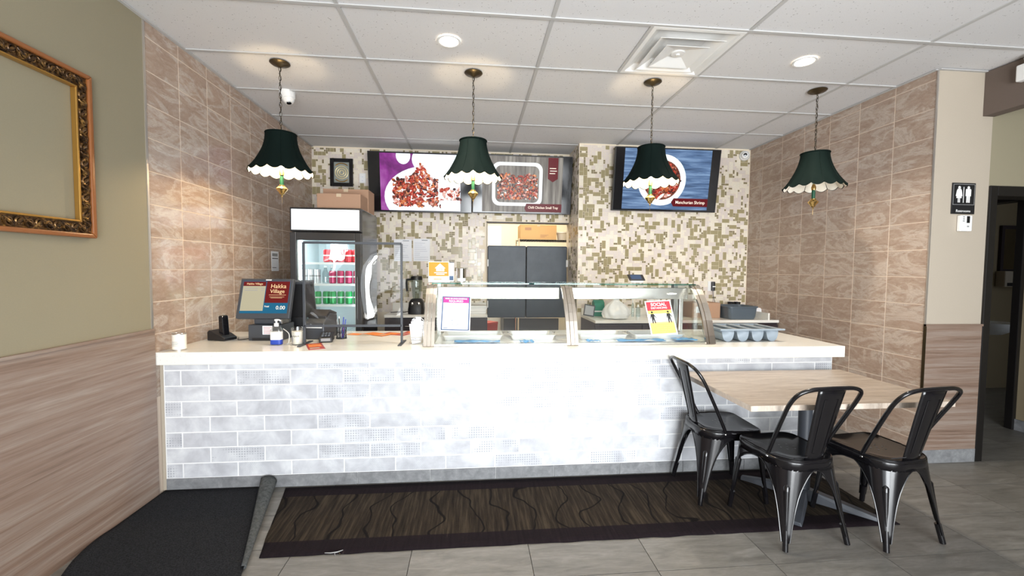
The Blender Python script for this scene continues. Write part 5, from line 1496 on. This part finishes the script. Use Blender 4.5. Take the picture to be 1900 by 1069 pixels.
MB().box(-.01, .03, -.0188, -.018, .283, .29).build('webcam_sticker', 'white', mon)
ob = thing('operator_monitor', 'black staff monitor standing behind the customer screen', 'monitor', (-1.435, 3.5, ZTOP), R_(5))
MB().prism([(-.09, 0), (.1, 0), (.1, .05), (.03, .06), (.02, .2), (-.02, .2), (-.03, .06), (-.09, .05)], lambda u, v_, q_: (-.1+q_, u, v_), .2).build('stand', 'black', ob, bevel=.004)
m2 = MB().box(-.185, .185, -.02, .02, 0, .29).build('screen_body', 'black', ob, bevel=.008, loc=(0, -.04, .14), rot=(R_(16), 0, 0))
MB().box(-.185, .185, -.03, .02, .28, .30).build('top_ledge', 'charcoal', m2, bevel=.004)
pn = thing('receipt_printer', 'black receipt printer beside the staff monitor', 'printer', (-1.15, 3.3, ZTOP), R_(-10))
MB().prism([(-.1, 0), (.1, 0), (.1, .17), (.0, .19), (-.06, .15), (-.1, .12)], lambda u, v_, q_: (-.075+q_, u, v_), .15).build('housing', 'charcoal', pn, bevel=.008)
MB().box(-.06, .06, -.104, -.1, .085, .1).build('paper_slot', 'white', pn)
MB().prism([(-.06, .151), (.0, .191), (.1, .171), (.1, .185), (.0, .215), (-.06, .172)], lambda u, v_, q_: (-.072+q_, u, v_), .144).build('cover', 'black', pn, bevel=.004)
pp = thing('card_terminal', 'small black card reader under the sneeze guard', 'card reader', (-1.055, 3.13, ZTOP), R_(12))
MB().prism([(-.07, 0), (.07, 0), (.07, .06), (-.07, .035)], lambda u, v_, q_: (-.045+q_, u, v_), .09).build('body', 'black', pp, bevel=.006)
MB().box(-.03, .03, -.071, -.0695, .01, .03).build('display', 'gray', pp)
for k in range(9): MB().box(-.028+.02*(k % 3), -.014+.02*(k % 3), -.05+.028*(k//3), -.036+.028*(k//3), .042+.0055*(k//3), .05+.0055*(k//3)).build('key', 'charcoal', pp)
# sanitiser
t = thing('sanitizer_bottle', 'clear sanitiser pump bottle with white and blue label', 'bottle', (onz(510, 641, .9).x, 3.0, ZTOP))
rbox(MB(), [(.034, .022, 0), (.036, .024, .006), (.036, .024, .1), (.026, .02, .122), (.013, .013, .128)]).build('bottle', 'thinglass', t, True)
rbox(MB(), [(.0365, .0245, .03), (.0365, .0245, .09)]).build('white_label', 'white', t, True)
rbox(MB(), [(.0367, .0247, .004), (.0367, .0247, .036)]).build('blue_label', 'blue', t, True)
MB().lathe([(.015, .127), (.015, .148), (.006, .15), (.006, .163), (.012, .165), (.012, .175), (0, .176)], n=16).build('pump', 'white', t, True)
MB().tube([(0, 0, .17), (.02, -.005, .171), (.032, -.008, .165)], .005, 8).build('spout', 'white', t, True)
# candle cup
t = thing('candle_glass', 'clear glass tumbler filled with white wax and handwriting', 'candle', (onz(551, 640, .9).x, 3.0, ZTOP))
MB().lathe([(.035, 0), (.0375, .05), (.042, .118), (.040, .118), (.0355, .05), (.033, .004)], n=26).build('glass', 'thinglass', t, True)
MB().lathe([(.032, .006), (.035, .05), (.0378, .092), (0, .092)], n=26).build('wax', 'wax', t, True)
m_ = MB(); m_.tube([(-.025+.004*k, -.0425+.0006*abs(k-6), .062+.006*sin(k*1.9)) for k in range(13)], .0012, 5)
m_.build('handwriting', 'blackink', t, True)
# sneeze guard
sg_ = thing('sneeze_guard', 'clear acrylic sneeze guard in thin black frame on counter', 'screen guard', (-.832, 3.0, ZTOP))
x0, x1 = -1.158+.832, -.5+.832
zb0, zt0 = .128, .703
for x in (x0, x1):
    MB().box(x-.0075, x+.0075, -.0075, .0075, .007, zt0).build('upright', 'charcoal', sg_, bevel=.001)
    MB().box(x-.0125, x+.0125, -.1, .12, 0, .007).build('foot', 'charcoal', sg_, bevel=.001)
for z in (zb0, zt0): MB().box(x0, x1, -.0075, .0075, z-.008, z+.008).build('crossbar', 'charcoal', sg_, bevel=.001)
MB().grid(30, 26, lambda u, v_: (x0+.0075+(x1-x0-.015)*u, .004*sin(u*7)*sin(v_*5), zb0+.008+(zt0-zb0-.016)*v_)).build('acrylic_panel', 'acrylic', sg_, True)
# pen cup
t = thing('pen_cup', 'black wire mesh cup of pens behind the sneeze guard', 'pen holder', (-.985, 3.24, ZTOP))
m_ = MB()
for k in range(14): m_.tube([(.036*cos(2*pi*k/14), .036*sin(2*pi*k/14), .003), (.038*cos(2*pi*(k+2)/14), .038*sin(2*pi*(k+2)/14), .1)], .0013, 4).tube([(.036*cos(2*pi*k/14), .036*sin(2*pi*k/14), .003), (.038*cos(2*pi*(k-2)/14), .038*sin(2*pi*(k-2)/14), .1)], .0013, 4)
for z in (.003, .05, .1): m_.tube([(.0375*cos(2*pi*k/22), .0375*sin(2*pi*k/22), z) for k in range(22)], .002, 5, closed=True)
m_.lathe([(.0, .002), (.036, .002)], n=20, capb=False, capt=False)
m_.build('mesh_cup', 'black', t, True)
pc_ = random.Random(6)
for k, (mm, lb) in enumerate((('blue', 'blue'), ('posterred', 'red'), ('white', 'white'), ('gray', 'grey'), ('black', 'black'), ('blue', 'dark blue'))):
    a_ = 2*pi*k/6
    pen = thing('pen', lb+' pen standing in the black mesh cup', 'pen', (-.985+.012*cos(a_), 3.24+.012*sin(a_), ZTOP+.004))
    e = Vector((.02*cos(a_+.5), .02*sin(a_+.5), .14+.01*(k % 3)))
    MB().tube([(0, 0, 0), e*.78], .004, 8).build('barrel', mm, pen, True)
    MB().tube([e*.78, e], .0044, 8).build('cap', 'white' if mm == 'posterred' else mm, pen, True)
# red menus
def menu(px, py, rz, w_, d_, label, z=0.0, m='red'):
    c = onz(px, py, .9); t = thing('takeout_menu', label, 'menu', (c.x, c.y, ZTOP+z), R_(rz))
    MB().box(-w_/2, w_/2, -d_/2, d_/2, 0, .002).build('leaflet', m, t)
    MB().box(-w_*.4, w_*.38, -d_*.1, d_*.35, .002, .0025).build('picture_block', 'orangeprint', t)
    MB().box(-w_*.4, w_*.2, -d_*.4, -d_*.25, .002, .0025).build('title_block', 'cream', t)
menu(585, 643, 25, .1, .23, 'red menu leaflet lying askew in front of the sneeze guard foot')
menu(665, 621, 70, .1, .21, 'red and cream menu leaflet behind the guard, beside the pen cup', m='cream')
menu(700, 621, 55, .1, .21, 'orange printed menu leaflet behind the guard, middle of three', z=.003, m='orangeprint')
menu(735, 620, 62, .1, .21, 'red menu leaflet behind the guard, near its far leg')
menu(774, 617, 80, .1, .2, 'red menu leaflet tucked behind the wire card rack')
# wire rack
t = thing('wire_rack', 'small chrome wire rack holding folded menus beside the case', 'rack', (-.395, 3.0, ZTOP))
m_ = MB()
for x in (-.04, .04):
    m_.tube([(x, -.045, .003), (x, .05, .003), (x, .05, .16), (x*.6, .05, .175)], .0025, 6)
    m_.tube([(x, -.045, .003), (x, -.045, .05)], .0025, 6)
for z in (.03, .05): m_.tube([(-.04, -.045, z), (.04, -.045, z)], .0025, 6)
for z in (.06, .11, .15): m_.tube([(-.04, .05, z), (.04, .05, z)], .0025, 6)
m_.tube([(-.04, -.045, .003), (.04, -.045, .003)], .0025, 6); m_.build('wire_frame', 'chrome', t, True)
for k in range(6):
    lf = thing('folded_menu', 'white folded menu slip fanned in the chrome wire rack', 'menu', (-.395-.01+.003*k, 2.968+.011*k, ZTOP+.006), group='folded slips in the wire rack')
    lf.rotation_euler = (R_(-6), R_(-9+4*k), 0)
    MB().box(-.02, .02, -.001, .001, 0, .14+.014*(k % 4)).build('slip', 'paper', lf)
    MB().box(-.016, .014, -.0014, -.001, .03, .034).box(-.016, .01, -.0014, -.001, .06, .063).box(-.016, .014, -.0014, -.001, .09, .093).box(-.016, .012, -.0014, -.001, .12, .123).build('print_lines', 'ink', lf)
# cutlery tray
c0, c1 = ony(1332, 612, 2.965), ony(1448, 612, 2.965)
tw = (c1.x-c0.x)/2
t = thing('cutlery_tray', 'grey four compartment cutlery tray on the counter beside the case', 'tray', ((c0.x+c1.x)/2+.01, 3.1, ZTOP))
TZ = .098
for k in range(4):
    cx = -tw+.055+k*(2*tw-.075)/3.6+.02
    r_ = .047
    pr_ = [(cx+r_*math.copysign(abs(cos(q_))**.8, cos(q_)), TZ-.012-(TZ-.013)*abs(sin(q_))**.85) for q_ in [pi*i/14 for i in range(15)]]
    m_ = MB()
    A = [[m_.bm.verts.new((u, yy, v_)) for u, v_ in pr_] for yy in (-.13, .15)]
    for i in range(14): m_._q([A[0][i], A[0][i+1], A[1][i+1], A[1][i]])
    m_._q(A[0]); m_._q(A[1])
    m_.build('compartment', 'traygrey', t, True, solid=.002)
m_ = MB(); m_.box(-tw, tw+.015, -.155, -.13, TZ-.012, TZ).box(-tw, tw+.015, .15, .17, TZ-.012, TZ)
for k in range(5):
    cx = -tw+.055+(k-.5)*(2*tw-.075)/3.6+.02; wd_ = .016 if 0 < k < 4 else .014
    m_.box(cx-wd_, cx+wd_, -.13, .15, TZ-.012, TZ)
m_.build('rim', 'traygrey', t, bevel=.003)
# cables
for k, (pts, lb, m_n) in enumerate((([(-1.74, 3.28, .904), (-1.7, 3.2, .904), (-1.66, 3.22, .904), (-1.62, 3.28, .904)], 'thin black cable between phone dock and terminal', 'black'),
                              ([(-1.36, 3.14, .99), (-1.3, 3.09, .96), (-1.29, 3.06, .906), (-1.28, 3.01, .904), (-1.27, 3.08, .904)], 'white cable looping down beside the candle glass', 'white'))):
    P = [Vector(p_) for p_ in pts]; path = []
    for i in range(len(P)-1):
        p0, p1, p2, p3 = P[max(0, i-1)], P[i], P[i+1], P[min(len(P)-1, i+2)]
        for s_ in range(6):
            u = s_/6; path.append(.5*((2*p1)+(p2-p0)*u+(2*p0-5*p1+4*p2-p3)*u*u+(3*p1-p0-3*p2+p3)*u**3))
    path.append(P[-1])
    tag(MB().tube(path, .003, 6).build('cable', m_n, smooth=True), lb, 'cable')

# frayed thread at the front edge of the rug
c = onz(615, 1031, .01)
t = thing('thread_scrap', 'pale frayed thread scrap at the front edge of the runner rug', 'thread', (c.x, 2.1, .0072))
MB().tube([(-.04, .008, .002), (-.01, .004, .003), (.02, .008, .003), (.045, .02, .004)], [.0015, .0025, .003, .0015], 6).build('strand', 'gray', t, True)
MB().tube([(.01, .004, .003), (.012, -.004, .001), (.016, -.012, -.001)], .0015, 6).build('loose_end', 'gray', t, True)
MB().tube([(.028, .006, .003), (.034, .0, .001), (.04, -.006, -.001)], .0018, 6).build('loose_end', 'bronze', t, True)
